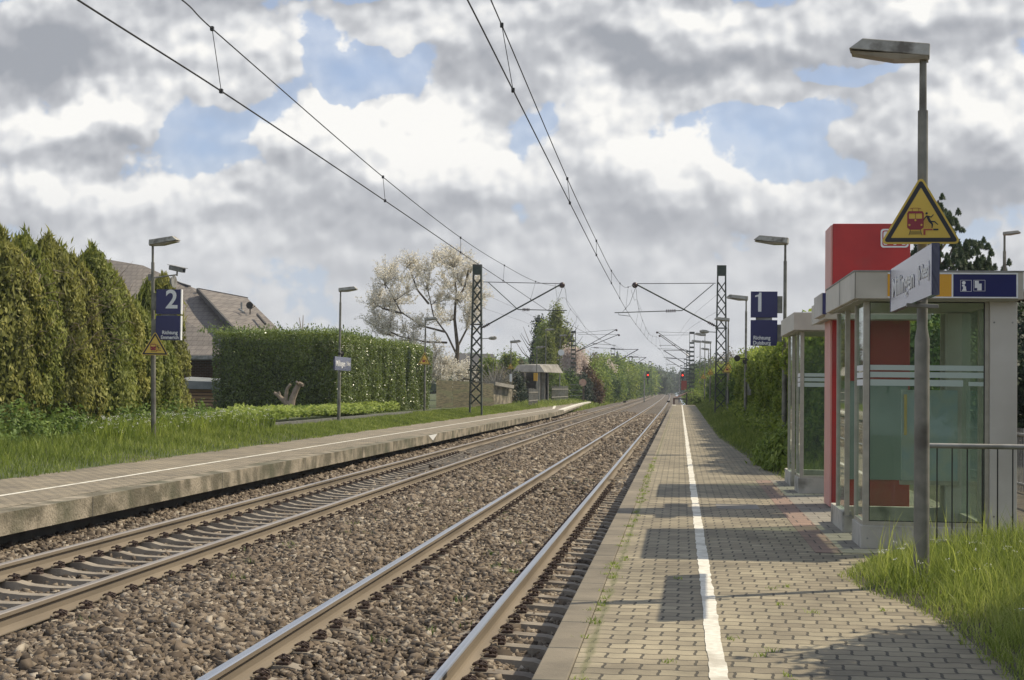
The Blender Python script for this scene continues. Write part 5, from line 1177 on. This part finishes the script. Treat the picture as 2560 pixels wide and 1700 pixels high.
# ---- blossoming cherry
def cherry():
    g = np.random.default_rng(21); base = Vector((-14.9, 104, .45)); mb = MB(); bl = []
    P = lambda u, v, d=0: at(u, v, Y=104 + d)
    def shoot(p, d, L, r, lvl):
        pts = [p]; q = Vector(d).normalized()
        for k in range(3): q = (q + Vector(g.normal(0, .16, 3)) + Vector((0, 0, .10))).normalized(); pts.append(pts[-1] + q * L / 3)
        mb.tube(pts, [r, r * .7, r * .5, r * .3], 4)
        for a, b in zip(pts, pts[1:]): bl.append((a, b))
        if lvl > 0:
            for k in range(2 + int(g.random() < .6)):
                a = pts[1 + k % 2]; shoot(a, q * .8 + Vector(g.normal(0, .6, 3)), L * .62, r * .55, lvl - 1)
    LD = [[base, P(1052, 870), P(1055, 800, .2), P(1048, 735, .4), P(1052, 670, .2), P(1045, 615)], [P(1054, 820, .2), P(1030, 770, -.4), P(1000, 730, -.5), P(988, 675, -.3), P(978, 622)], [P(1025, 765, -.4), P(975, 752, -1), P(925, 720, -1.1), P(895, 665, -.6), P(880, 640)],
          [P(988, 700, -.4), P(962, 668, .6), P(945, 620, .9)], [P(1055, 800, .2), P(1078, 755, .8), P(1086, 700, .9), P(1100, 655, .6)], [P(1030, 790, 0), P(980, 788, -1.4), P(920, 775, -1.5), P(868, 748, -1)], [P(925, 722, -1.1), P(885, 712, 0), P(858, 696, .5)], [P(1052, 868), P(1035, 850, -1), P(1012, 848, -1.6)], [P(1050, 700, .3), P(1072, 660, -.6), P(1080, 622, -.8)]]
    for i, l in enumerate(LD): mb.tube(l, [max(.02, (.2 if i == 0 else .075) * (1 - .17 * k)) for k in range(len(l))], 8)
    LP_ = [q for l in LD for a, b_ in zip(l, l[1:]) for q in (a, a.lerp(b_, .5), b_)][2:]
    T = [((878, 640), -1), ((850, 700), 1), ((855, 745), -1), ((905, 625), 1), ((925, 640), 0), ((945, 605), 0), ((965, 625), 1.5), ((990, 640), -1.5), ((1015, 600), .5), ((1038, 588), -.5), ((1062, 600), 1), ((1085, 615), -1), ((1100, 650), .5), ((1108, 690), 0), ((1075, 680), -1.5), ((1000, 608), 1), ((1025, 640), 1.3), ((1050, 640), -1.4),
         ((900, 745), -2), ((935, 700), 2), ((930, 770), -1), ((960, 740), -2), ((1010, 720), 2), ((1030, 690), -1), ((1000, 790), -2.2), ((1020, 830), -2), ((990, 840), 0), ((1090, 740), 1), ((1040, 885), -2.6), ((1010, 872), -2.6), ((1066, 860), -2), ((1080, 868), -1.8), ((940, 660), -2), ((915, 690), 1), ((865, 720), 0), ((885, 770), -1.5), ((1096, 715), -1), ((995, 870), -2), ((1025, 862), -1), ((870, 675), .6), ((955, 800), -2), ((1095, 680), 1.2)]
    for (u, v), d in T:
        e = P(u, v, d); s_ = min(LP_, key=lambda q: (q - e).length + (1.2 if q.z > e.z - .2 else 0))
        mid1 = s_.lerp(e, .35) + Vector(g.normal(0, .18, 3)) - Vector((0, 0, .15)); mid2 = s_.lerp(e, .7) + Vector(g.normal(0, .15, 3)) - Vector((0, 0, .1))
        mb.tube([s_, mid1, mid2, e], [.035, .028, .02, .01], 5); path = [s_, mid1, mid2, e]
        for k in range(17):
            f = .05 + .95 * k / 16; i = min(int(f * 3), 2); p = path[i].lerp(path[i + 1], f * 3 - i); dd = (path[i + 1] - path[i]).normalized()
            shoot(p, dd * .5 + Vector(g.normal(0, .6, 3)) + Vector((0, 0, .45)), g.uniform(.6, 1.35), .013, 1)
        bl.append((mid2, e))
    A = np.array([tuple(a) for a, b in bl]); B_ = np.array([tuple(b) for a, b in bl]); n = len(A); k = 5
    u = g.random((n, k, 1)); c = A[:, None] * (1 - u) + B_[:, None] * u; c = c.reshape(-1, 3) + g.normal(0, .06, (n * k, 3))
    V, F = leafarr(c, g.normal(0, 1, (n * k, 3)), .10, .085, g); return base, mb, V, F, g.normal(.55, .2, n * k)
base, mb, V, F, T = cherry()
plant('cherry_tree', base, 'large white blossoming cherry tree behind the laurel hedge', 'tree', V, F, T, LM['blossom'], mb, crown='blossoms')

def tree(x, ytop, hw, Y, m_, label, kind='round', z0=.4, seed=0, nc=420, per=26, leaf=None, group=None, name='tree', cat='tree', base=None):
    """x, ytop: where its top is seen; hw: half width in photo pixels"""
    g = np.random.default_rng(1000 + seed); p = at(x, ytop, Y=Y); w = hw * 2560 / 2361 / FPX * Y; H = p.z - z0; cx = p.x
    leaf = leaf or max(.10, Y * .0011)
    if kind == 'round': B = [(cx, Y, z0 + H * .55, w, w, H * .45), (cx - w * .35, Y - w * .2, z0 + H * .4, w * .7, w * .7, H * .38), (cx + w * .4, Y, z0 + H * .38, w * .65, w * .7, H * .36)]
    elif kind == 'column': B = [(cx, Y, z0 + H * .5, w * .85, w * .85, H * .5), (cx + w * .2, Y, z0 + H * .35, w * .85, w * .8, H * .35), (cx - w * .2, Y, z0 + H * .6, w * .7, w * .7, H * .34)]
    elif kind == 'cone': B = [(cx, Y, z0 + H * (k + .6) / 6.2, w * (1 - k / 6.3), w * (1 - k / 6.3), H * .16) for k in range(6)]
    elif kind == 'bush': B = [(cx + w * dx, Y + w * dy, z0 + H * hz_ * .45, w * s_, w * s_, H * hz_ * .55) for dx, dy, hz_, s_ in [(0, 0, 1, .6), (-.55, -.2, g.uniform(.7, .95), .5), (.5, .1, g.uniform(.7, .95), .52), (.1, -.5, .7, .5)]]
    else: B = [(cx + g.normal(0, .45) * w, Y + g.normal(0, .4) * w, z0 + H * g.uniform(.35, .82), w * g.uniform(.3, .5), w * g.uniform(.3, .5), H * g.uniform(.12, .2)) for k in range(9)] + [(cx, Y, z0 + H * .4, w * .6, w * .6, H * .4)]
    V, F, T = clumps(B, nc, per, leaf * 1.5, leaf * 1.3, leaf * .8, g, zmin=z0, sz=1.2 if kind != 'cone' else .5, shell=(.6, 1.08))
    P = V.reshape(-1, 4, 3).mean(1) if False else None
    parts = [(V, F, T)]
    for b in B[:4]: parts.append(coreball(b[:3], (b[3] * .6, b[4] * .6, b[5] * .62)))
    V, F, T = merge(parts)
    return plant(name, (cx, Y, z0), label, cat, V, F, T, LM[m_], trunk_of(cx, Y, z0, H, max(.06, H * .02), g), group)
GL = 'trees and bushes left of the line'; GR = 'trees and bushes right of the line'
tree(1128, 806, 22, 132, 'hedge', 'light green bushy tree just right of the left lattice mast', 'loose', seed=1, group=GL)
tree(1168, 800, 26, 150, 'hedge', 'pale green tree between lattice mast and left shelter', 'loose', seed=2, group=GL)
tree(1200, 838, 26, 152, 'grey', 'reddish brown bush behind the left shelter', 'bush', seed=3, group=GL)
tree(1242, 735, 24, 205, 'dark', 'dark spruce left of the tall yellow green tree', 'cone', seed=4, nc=500, group=GL)
tree(1255, 742, 20, 196, 'hedge', 'light green tree between the spruce and the poplar', 'column', seed=5, group=GL)
tree(1284, 706, 19, 188, 'poplar', 'tall yellow green poplar behind the left shelter', 'column', seed=6, nc=700, group=GL)
tree(1262, 770, 17, 185, 'poplar', 'lower yellow green tree leaning on the poplar', 'column', seed=7, group=GL)
tree(1308, 755, 13, 192, 'poplar', 'narrow yellow green tree right of the poplar', 'column', seed=8, group=GL)
tree(1301, 748, 6, 205, 'dark', 'thin dark spruce tip right of the poplar', 'cone', seed=9, nc=160, group=GL)
tree(1318, 800, 12, 182, 'pink', 'pale pink blossoming tree beside the dark mast', 'loose', seed=10, group=GL)
tree(1345, 800, 15, 184, 'pink', 'pale pink blossoming tree right of the dark mast', 'loose', seed=11, group=GL, nc=110)
tree(1330, 800, 20, 196, 'hedge', 'green tree behind the pink blossom', 'round', seed=12, group=GL)
tree(1282, 856, 22, 172, 'bright', 'fresh green bush right of the left shelter roof', 'bush', seed=13, group=GL)
tree(1312, 862, 20, 178, 'mid', 'green bush covered mast foot above the pale slat fence', 'bush', seed=14, group=GL)
tree(1352, 848, 22, 184, 'red', 'reddish brown shrub below the pink blossom', 'bush', seed=15, group=GL)
tree(1342, 868, 16, 180, 'dark', 'dark bluish shrub behind the gate', 'bush', seed=16, group=GL)
tree(1368, 880, 15, 182, 'red', 'low red brown bush at the end of the left platform', 'bush', seed=17, group=GL)
tree(1095, 845, 40, 122, 'grey', 'bare grey brown shrub behind the willow fence', 'bush', seed=18, group=GL, nc=200)
tree(1150, 850, 34, 126, 'grey', 'fountain shaped bare shrub behind the short slats', 'bush', seed=19, group=GL, nc=200)
tree(1186, 862, 18, 134, 'dark', 'dark shrub left of the left shelter', 'bush', seed=20, group=GL)
tree(1196, 905, 14, 133, 'dark', 'dark low shrub at the foot of the left shelter', 'bush', seed=21, group=GL, nc=160)
t = empty('bare_shrub', at(1145, 915, Y=121), 'fan of bare grey stems left of the left shelter', 'shrub'); mb = MB(); g = np.random.default_rng(8)
for i in range(75):
    a = g.uniform(-1.15, 1.15); b = at(1142 + g.normal(0, 5), 918, Y=121); l = g.uniform(1.6, 3.0); d1 = Vector((math.sin(a) * .45, g.normal(0, .3), 1)).normalized(); d2 = Vector((math.sin(a), g.normal(0, .3), .8 * math.cos(a))).normalized()
    mb.tube([b, b + d1 * l * .5, b + d1 * l * .5 + d2 * l * .6], [.035, .025, .01], 4)
mb.build('stems', M['palewood'], t)
KL = ['hedge', 'bright', 'mid', 'poplar', 'hedge', 'mid', 'grey', 'bright']
names = ['fresh green', 'bright green', 'middle green', 'yellow green', 'light green', 'darker green', 'grey brown', 'vivid green']
topx = [1320, 1365, 1420, 1445, 1470, 1490, 1505, 1530, 1560]; topy = [835, 822, 826, 832, 843, 850, 860, 872, 884]
desc = ['right behind the platform end', 'just past the platform end', 'before the third mast', 'beside the third mast', 'half hidden behind its neighbour before the fourth mast', 'close to the fourth mast', 'between the fourth mast and the left signal', 'just left of the left signal']
j = 0
for row, X0, Ya, Yb, st in ((0, -11.3, 188, 330, 13.5), (1, -14.6, 195, 330, 18), (2, -11.5, 345, 640, 34)):
    Y = Ya
    while Y < Yb:
        X = X0 + 1.0 * math.sin(Y * 1.7) ; x = 1567 + X / Y * FPX * 2361 / 2560
        y = float(np.interp(x, topx, topy)) + (4 * math.sin(Y * 2.9)) + (4 if row == 0 else (-2 if row == 1 else 2))
        hw = (2.3 + .5 * math.sin(Y)) / Y * FPX / 1.084 if row < 2 else 3.6 / Y * FPX / 1.084
        k = j % 8 if row < 2 else (2, 5, 0)[j % 3]
        tree(x, y, hw, Y, KL[k], '%s %s %s, counted from the left platform end' % (ORD[int((Y - Ya) / st)], names[k], ('bush of the front row', 'tree of the taller row', 'tree of the farthest row')[row]), 'bush' if row == 0 else 'round', z0=.1, seed=100 + j, nc=240 if row < 2 else 140, per=22, group=GL)
        Y += st; j += 1
for i, (x, y, Y, k, lab) in enumerate(((1399, 838, 240, 'pink', 'first small white blossoming tree in the left row'), (1428, 850, 290, 'pink', 'second white blossoming tree behind the third mast'), (1385, 880, 205, 'dark', 'small dark bush at the foot of the left row'), (1432, 884, 262, 'dark', 'small dark bush near the foot of the third mast'))):
    tree(x, y, 11, Y, k, lab, 'loose' if k == 'pink' else 'bush', z0=.2, seed=150 + i, nc=110, group=GL)
# right side beyond the hedge
for i, (X, Y, zt, k, lab) in enumerate(((4.6, 158, 4.6, 'hedge', 'first light tree past the end of the right hedge'), (6.2, 176, 5.6, 'grey', 'grey brown tree past the right hedge'), (4.4, 200, 4.8, 'mid', 'green tree behind the ladder shaped mast'), (7.2, 220, 7.2, 'grey', 'taller grey brown tree right of the far tracks'), (5.0, 250, 6.0, 'far', 'dark tree right of the red signal'), (5.6, 300, 7.5, 'far', 'second dark tree beyond the right signal'), (4.6, 370, 8.0, 'far', 'third dark tree beyond the right signal'), (4.4, 460, 8.5, 'far', 'fourth dark tree beyond the right signal'), (4.0, 560, 8.5, 'far', 'last dark tree on the right before the woods'), (3.2, 152, 2.0, 'bright', 'low bright bush behind the end barrier'), (3.4, 185, 2.6, 'mid', 'low green bush at the foot of the ladder shaped mast'))):
    x = 1567 + X / Y * FPX / 1.0843; y = 897 - (zt - 1.93) / Y * FPX / 1.0843
    tree(x, y, 2.6 / Y * FPX / 1.084, Y, k, lab, 'round' if zt > 3 else 'bush', z0=.1, seed=200 + i, nc=240, per=22, group=GR)
# far woods closing the line and the left horizon
def woods(name, x0, x1, y0, y1, h, n, m_, label, seed, leaf):
    g = np.random.default_rng(seed); B = []
    for i in range(n): 
        hh = h * g.uniform(.75, 1.15); B.append((g.uniform(x0, x1), g.uniform(y0, y1), hh * .45, hh * .55, hh * .4, hh * .55))
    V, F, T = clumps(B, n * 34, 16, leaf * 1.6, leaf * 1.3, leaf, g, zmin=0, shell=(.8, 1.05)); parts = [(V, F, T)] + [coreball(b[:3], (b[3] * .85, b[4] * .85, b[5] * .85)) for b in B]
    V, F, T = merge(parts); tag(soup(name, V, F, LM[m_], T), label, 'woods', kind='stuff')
woods('distant_woods', -60, 60, 760, 800, 9.5, 46, 'far', 'bluish distant woods closing the railway line', 31, .8)
woods('distant_woods', -16, -7.5, 560, 760, 8.5, 26, 'far', 'dark far woods along the left of the line', 32, .6)
woods('distant_woods', 3.5, 12, 600, 760, 8.5, 22, 'far', 'dark far woods along the right of the line', 33, .6)
woods('distant_woods', -150, -24, 260, 300, 7, 60, 'mid', 'wooded horizon behind the left gardens', 34, .35)

# ---- right hedge, verge and the trees behind the shelters
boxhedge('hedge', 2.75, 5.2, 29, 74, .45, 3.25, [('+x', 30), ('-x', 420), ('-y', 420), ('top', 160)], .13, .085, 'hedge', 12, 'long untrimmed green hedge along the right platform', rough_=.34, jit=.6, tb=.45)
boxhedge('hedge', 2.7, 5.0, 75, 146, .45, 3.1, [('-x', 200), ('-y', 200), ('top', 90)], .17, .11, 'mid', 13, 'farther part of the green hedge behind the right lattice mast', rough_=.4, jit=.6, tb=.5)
g = np.random.default_rng(14)
V, F, T = clumps([(3.35 + g.normal(0, .2), Y, (2.85 if Y < 42 else 3.0) + g.normal(0, .12), .6, 1.0, g.uniform(.35, .7)) for Y in np.arange(30, 142, 2.2)] + [(2.75 + g.normal(0, .12), Y, .7, .5, .9, g.uniform(.4, .8)) for Y in np.arange(29, 142, 2.6)], 5200, 16, .13, .13, .085, g, zmin=.45, shell=(.5, 1.1))
tag(soup('hedge_shoots', V, F, LM['hedge'], T + .08), 'loose outer growth and weeds hanging over the right hedge', 'shoots', kind='stuff')
for i, (X, Y, zt, r_, k, lab) in enumerate(((4.4, 30, 3.6, 1.5, 'mid', 'dense green bush behind the farther glass shelter'), (6.4, 32, 3.9, 1.8, 'dark', 'dark green bush seen through the nearest shelter'), (8.3, 33, 3.2, 1.2, 'dark', 'dark bush beside the brick house'), (3.6, 27.6, 1.2, .8, 'bright', 'low bright bush at the corner of the farther shelter'), (6.0, 52, 4.2, 2.2, 'grey', 'brownish tree behind the hedge near the red pylon'))):
    g = np.random.default_rng(300 + i); H = zt - .45; B = [(X, Y, .45 + H * .5, r_, r_, H * .55), (X - r_ * .4, Y - .4, .45 + H * .35, r_ * .8, r_ * .7, H * .4)]
    V, F, T = clumps(B, 420, 26, .12, .12, .08, g, zmin=.4); V, F, T = merge([(V, F, T)] + [coreball(b[:3], (b[3] * .7, b[4] * .7, b[5] * .7)) for b in B])
    plant('bush', (X, Y, .45), lab, 'bush', V, F, T, LM[k], trunk_of(X, Y, .45, H * .7, .05, g), GR)
# weedy mounds by the platform
for i, (X, Y, r_, h) in enumerate(((2.15, 29.5, .5, .75), (2.0, 31.5, .45, .5))):
    g = np.random.default_rng(320 + i); V, F, T = clumps([(X, Y, .5, r_, r_ * 1.5, h)], 260, 16, .07, .12, .05, g, zmin=.42, updir=np.array([0, 0, 1.]))
    tag(soup('weed_clump', V, F, LM['bright'], T), ('bigger' if i == 0 else 'smaller') + ' clump of weeds at the edge of the paving before the hedge', 'weeds', 'weed clumps')
# pine
def pine():
    g = np.random.default_rng(77); Y = 45.; mb = MB(); P = lambda u, v, d=0: at(u, v, Y=Y + d)
    b = Vector((P(2165, 640).x, Y, .4)); top = P(2163, 462); mb.tube([b, b.lerp(top, .5), top], [.2, .14, .03], 8); parts = []
    T_ = [((2163, 470), 0), ((2175, 478), .5), ((2186, 492), -.4), ((2150, 500), .3), ((2178, 515), -.6), ((2193, 520), .4), ((2204, 548), -.3), ((2215, 560), .4), ((2232, 552), 0), ((2240, 568), -.5), ((2250, 560), .3), ((2262, 592), -.3), ((2252, 606), .4), ((2235, 600), -.7), ((2218, 590), -.8), ((2200, 585), -.9), ((2190, 610), -1), ((2215, 615), -.9), ((2245, 622), -.4), ((2296, 608), 0), ((2286, 622), .2), ((2265, 630), -.3), ((2140, 560), -.5), ((2120, 575), .2), ((2130, 600), -.6), ((2105, 600), .3), ((2160, 590), -1), ((2150, 625), -1), ((2175, 640), -1), ((2230, 640), -.8), ((2280, 640), 0), ((2110, 630), 0), ((2270, 612), .4)]
    for (u, v), d in T_:
        e = P(u, v + 10, d * 1.3); h = max(.2, min(.92, (e.z - .4) / (top.z - .4) - .10)); s_ = b.lerp(top, h); mb.tube([s_, s_.lerp(e, .6) - Vector((0, 0, .12)), e], [.05, .03, .015], 5)
        for k in range(9):
            c = e + Vector((g.normal(0, .22), g.normal(0, .22), g.normal(-.12, .14))); n = 130; hh = g.uniform(.10, .18)
            u_ = g.random(n); a = g.uniform(0, 6.28, n); rr = .07 * (1.25 - u_)
            Q = np.stack([c.x + np.cos(a) * rr, c.y + np.sin(a) * rr, c.z + u_ * hh], 1); V, F = leafarr(Q, np.stack([np.cos(a), np.sin(a), a * 0 + .3], 1), .13, .03, g, updir=np.stack([np.cos(a), np.sin(a), a * 0 + 1.1], 1), jit=.3)
            parts.append((V, F, g.normal(.5, .2, n) + .1 * u_))
    V, F, T = merge(parts); plant('pine_tree', b, 'dark green pine tree behind the nearest shelter and its warning triangle', 'tree', V, F, T, LM['pine'], mb)
pine()
# shrub just outside the frame that shades the lower right corner
g = np.random.default_rng(66); V, F, T = clumps([(3.55, 9.9, 2.8, .85, .95, .6), (4.0, 10.3, 2.2, .9, .9, .8), (3.1, 9.4, 2.5, .55, .75, .4), (3.3, 8.8, 2.6, .6, .8, .45), (4.3, 10.8, 3.3, .8, .8, .7)], 1500, 26, .12, .13, .09, g, zmin=.4, shell=(.2, 1.05))
plant('elder_bush', (4.0, 10.2, .45), 'leafy elder bush beyond the right edge shading the paving', 'bush', V, F, T, LM['mid'], trunk_of(4.0, 10.2, .4, 3, .07, g))

# ---- grass
def strip(n, Y0, Y1, fx0, fx1, z):
    Y = rng.uniform(Y0, Y1, n); a = np.array([fx0(y) for y in Y]); b = np.array([fx1(y) for y in Y]); X = a + (b - a) * rng.random(n) ** 1.0
    return np.stack([X, Y, z(X, Y)], 1)
zr_ = lambda X, Y: np.interp(X - np.array([gedge(y) for y in Y]), [0, .25, .8, 1.6, 3], [.40, .43, .47, .50, .51])
p = strip(30000, 7.5, 14.75, lambda y: gedge(y) - .04, lambda y: gedge(y) + 2.8, zr_); p = p[(p[:, 0] < p[:, 1] * .25 + .3)]
dd = p[:, 0] - np.array([gedge(y) for y in p[:, 1]]); h = np.interp(dd, [0, .12, .4, 1], [.05, .12, .19, .23]) * (1 + .35 * vnoise(p, 2.5, 4))
tag(grass('tall_grass', p, h, .0042, LM['grass'], rng, .75, tb=.52), 'tall sunlit green grass around the foot of the nearest lamp post', 'grass', kind='stuff')
q = p[dd > .2][:900]; tag(grass('grass_stems', q, .42, .003, LM['hedge'], rng, .5, tb=.9), 'long pale seed stems standing out of the tall grass', 'grass', kind='stuff')
def flowers(name, pts, s_, label):
    n = len(pts); c = np.repeat(pts, 7, 0) + rng.normal(0, s_ * 1.4, (n * 7, 3)) * np.array([1, 1, .35]); V, F = leafarr(c, np.tile([0, -.3, 1.], (n * 7, 1)), s_, s_, rng)
    tag(soup(name, V, F, LM['flower'], rng.normal(.6, .2, n * 7)), label, 'flowers', kind='stuff')
q = p[dd > .25][:70].copy(); q[:, 2] += .2; flowers('white_flowers', q, .011, 'small white flowers in the tall grass')
# a leafy cow parsley at the right edge
g = np.random.default_rng(17); V, F, T = clumps([(2.86, 11.9, .62, .25, .3, .25), (3.0, 12.2, .8, .25, .3, .35), (2.75, 11.0, .5, .35, .4, .16)], 150, 16, .045, .055, .03, g, zmin=.4, shell=(.3, 1.1))
tag(soup('cow_parsley', V, F, LM['bright'], T), 'leafy cow parsley with white flowers at the right edge', 'plant')
q = np.stack([g.normal(2.9, .13, 16), g.normal(12, .2, 16), g.uniform(.85, 1.15, 16)], 1); flowers('cow_parsley_flowers', q, .016, 'white flower heads of the cow parsley at the right edge')
# verge before the right hedge
p = strip(46000, 26.6, 147, lambda y: gedge(y) - .05, lambda y: 3.0, zr_); w = np.interp(p[:, 1], [27, 60, 147], [.006, .011, .026]); 
k = rng.random(len(p)) < np.interp(p[:, 1], [27, 60, 147], [1, .9, .55]); p, w = p[k], w[k]
h = np.interp(p[:, 0] - np.array([gedge(y) for y in p[:, 1]]), [0, .2, .7, 1.3], [.06, .16, .36, .6])
tag(grass('verge_grass', p, h, w[:, None], LM['grass'], rng, .55, tb=.42), 'grass verge between the right paving and the hedge', 'grass', kind='stuff')
# left verge
zl_ = lambda X, Y: np.interp(X, [-14, -12.2, -11.2, -10.62], [.62, .58, .47, .385])
p = strip(95000, 16, 118, lambda y: -10.52 + .07 * math.sin(y * 1.3) + .05 * math.sin(y * 3.7) - .02 * abs(math.sin(y * .4)), lambda y: -12.75 if y > 44 else -14.2, zl_); k = rng.random(len(p)) < np.interp(p[:, 1], [16, 40, 118], [1, .8, .5]); p = p[k]
w = np.interp(p[:, 1], [16, 40, 118], [.006, .010, .022]); h = np.interp(-p[:, 0], [10.5, 10.8, 11.6, 13, 14.2], [.05, .12, .20, .30, .42]) * (1 + .3 * vnoise(p, 1.4, 8)) * np.where(p[:, 1] > 44, np.where(p[:, 0] < -11.9, .42, .72), 1)
tag(grass('verge_grass', p, h, w[:, None], LM['grass'], rng, .6, tb=.45), 'long green grass verge along the left platform', 'grass', kind='stuff')
# nettles and ivy at the foot of the thujas
g = np.random.default_rng(18); V, F, T = clumps([(-13.7 + g.normal(0, .25), Y, .6, .6, .7, g.uniform(.4, .95)) for Y in np.arange(26, 46, .8)], 2600, 16, .08, .10, .06, g, zmin=.5, shell=(.4, 1.1))
tag(soup('undergrowth', V, F, LM['mid'], T + .12), 'green undergrowth of nettles at the foot of the thujas', 'undergrowth', kind='stuff')
q = np.stack([g.uniform(-13.4, -12.2, 330), g.uniform(32, 46, 330), g.uniform(.75, 1.2, 330)], 1); flowers('cow_parsley_flowers', q, .022, 'white cow parsley flowers in the verge by the leftmost post')
q2 = np.stack([q[:, 0], q[:, 1], np.full(len(q), .6)], 1); tag(grass('flower_stems', np.repeat(q2, 10, 0) + rng.normal(0, .08, (3300, 3)) * [1, 1, 0], .5, .012, LM['hedge'], rng, .5), 'light green stems of the cow parsley', 'stems', kind='stuff')
# bank beyond the left platform, weeds between the rails and at the platform foot
p = strip(26000, 118, 420, lambda y: -8.9 + bend(y), lambda y: -13., lambda X, Y: np.interp(X, [-14, -12, -10.4, -9.2, -8.4], [.6, .45, .15, -.15, -.34])); w = np.interp(p[:, 1], [118, 420], [.03, .10])
tag(grass('bank_grass', p, .35, w[:, None], LM['grass'], rng, .5, tb=.5), 'grassy bank beyond the end of the left platform', 'grass', kind='stuff')
p = strip(9000, 149, 420, lambda y: 1.1 + bend(y), lambda y: 4., lambda X, Y: X * 0 + .1); w = np.interp(p[:, 1], [118, 420], [.03, .10])
tag(grass('bank_grass', p, .35, w[:, None], LM['grass'], rng, .5, tb=.4), 'rough grass beyond the end of the right platform', 'grass', kind='stuff')
p = strip(5200, 8, 70, lambda y: -.62, lambda y: -.86, lambda X, Y: X * 0 - .31); k = vnoise(p, 1.5, 12) > -.25; p = p[k]
tag(grass('wall_weeds', p, .09, np.interp(p[:, 1], [8, 70], [.007, .02])[:, None], LM['mid'], rng, 1.0), 'green weeds growing at the foot of the right platform wall', 'weeds', kind='stuff')
c = np.stack([rng.normal(-.53, .03, 90), rng.uniform(8, 34, 90), np.full(90, PZ)], 1); c2 = np.stack([rng.uniform(-.5, 1.6, 14), rng.uniform(8, 13, 14), np.full(14, PZ)], 1); c = np.concatenate([c, c2])
p = np.repeat(c, 14, 0) + rng.normal(0, .022, (len(c) * 14, 3)) * [1, 1, 0]; tag(grass('paving_weeds', p, .028, .0035, LM['bright'], rng, 1.4, tb=.6), 'small yellow green weeds growing in the paving joints', 'weeds', kind='stuff')
c = np.stack([rng.uniform(-5.6, -1.7, 60), rng.uniform(10, 40, 60)], 1); c = np.column_stack([c, hb(c[:, 0])]); p = np.repeat(c, 12, 0) + rng.normal(0, .05, (720, 3)) * [1, 1, .1]
tag(grass('ballast_weeds', p, .07, .006, LM['mid'], rng, 1.0), 'sparse green weeds between the ballast stones', 'weeds', kind='stuff')

# ================================================================ AIR
m = bpy.data.materials.new('haze'); m.use_nodes = True; n = m.node_tree.nodes; n.clear(); o = n.new('ShaderNodeOutputMaterial'); v = n.new('ShaderNodeVolumePrincipled')
v.inputs['Color'].default_value = (.85, .91, 1, 1); v.inputs['Density'].default_value = .00028; m.node_tree.links.new(v.outputs[0], o.inputs['Volume'])
tag(MB().box(-1520, 1520, -30, 3520, -1.7, 14).build('haze', m), 'thin bluish haze over the railway line', 'haze', kind='stuff')
print('objects', len(bpy.data.objects), 'polys', sum(len(q.polygons) for q in bpy.data.meshes))
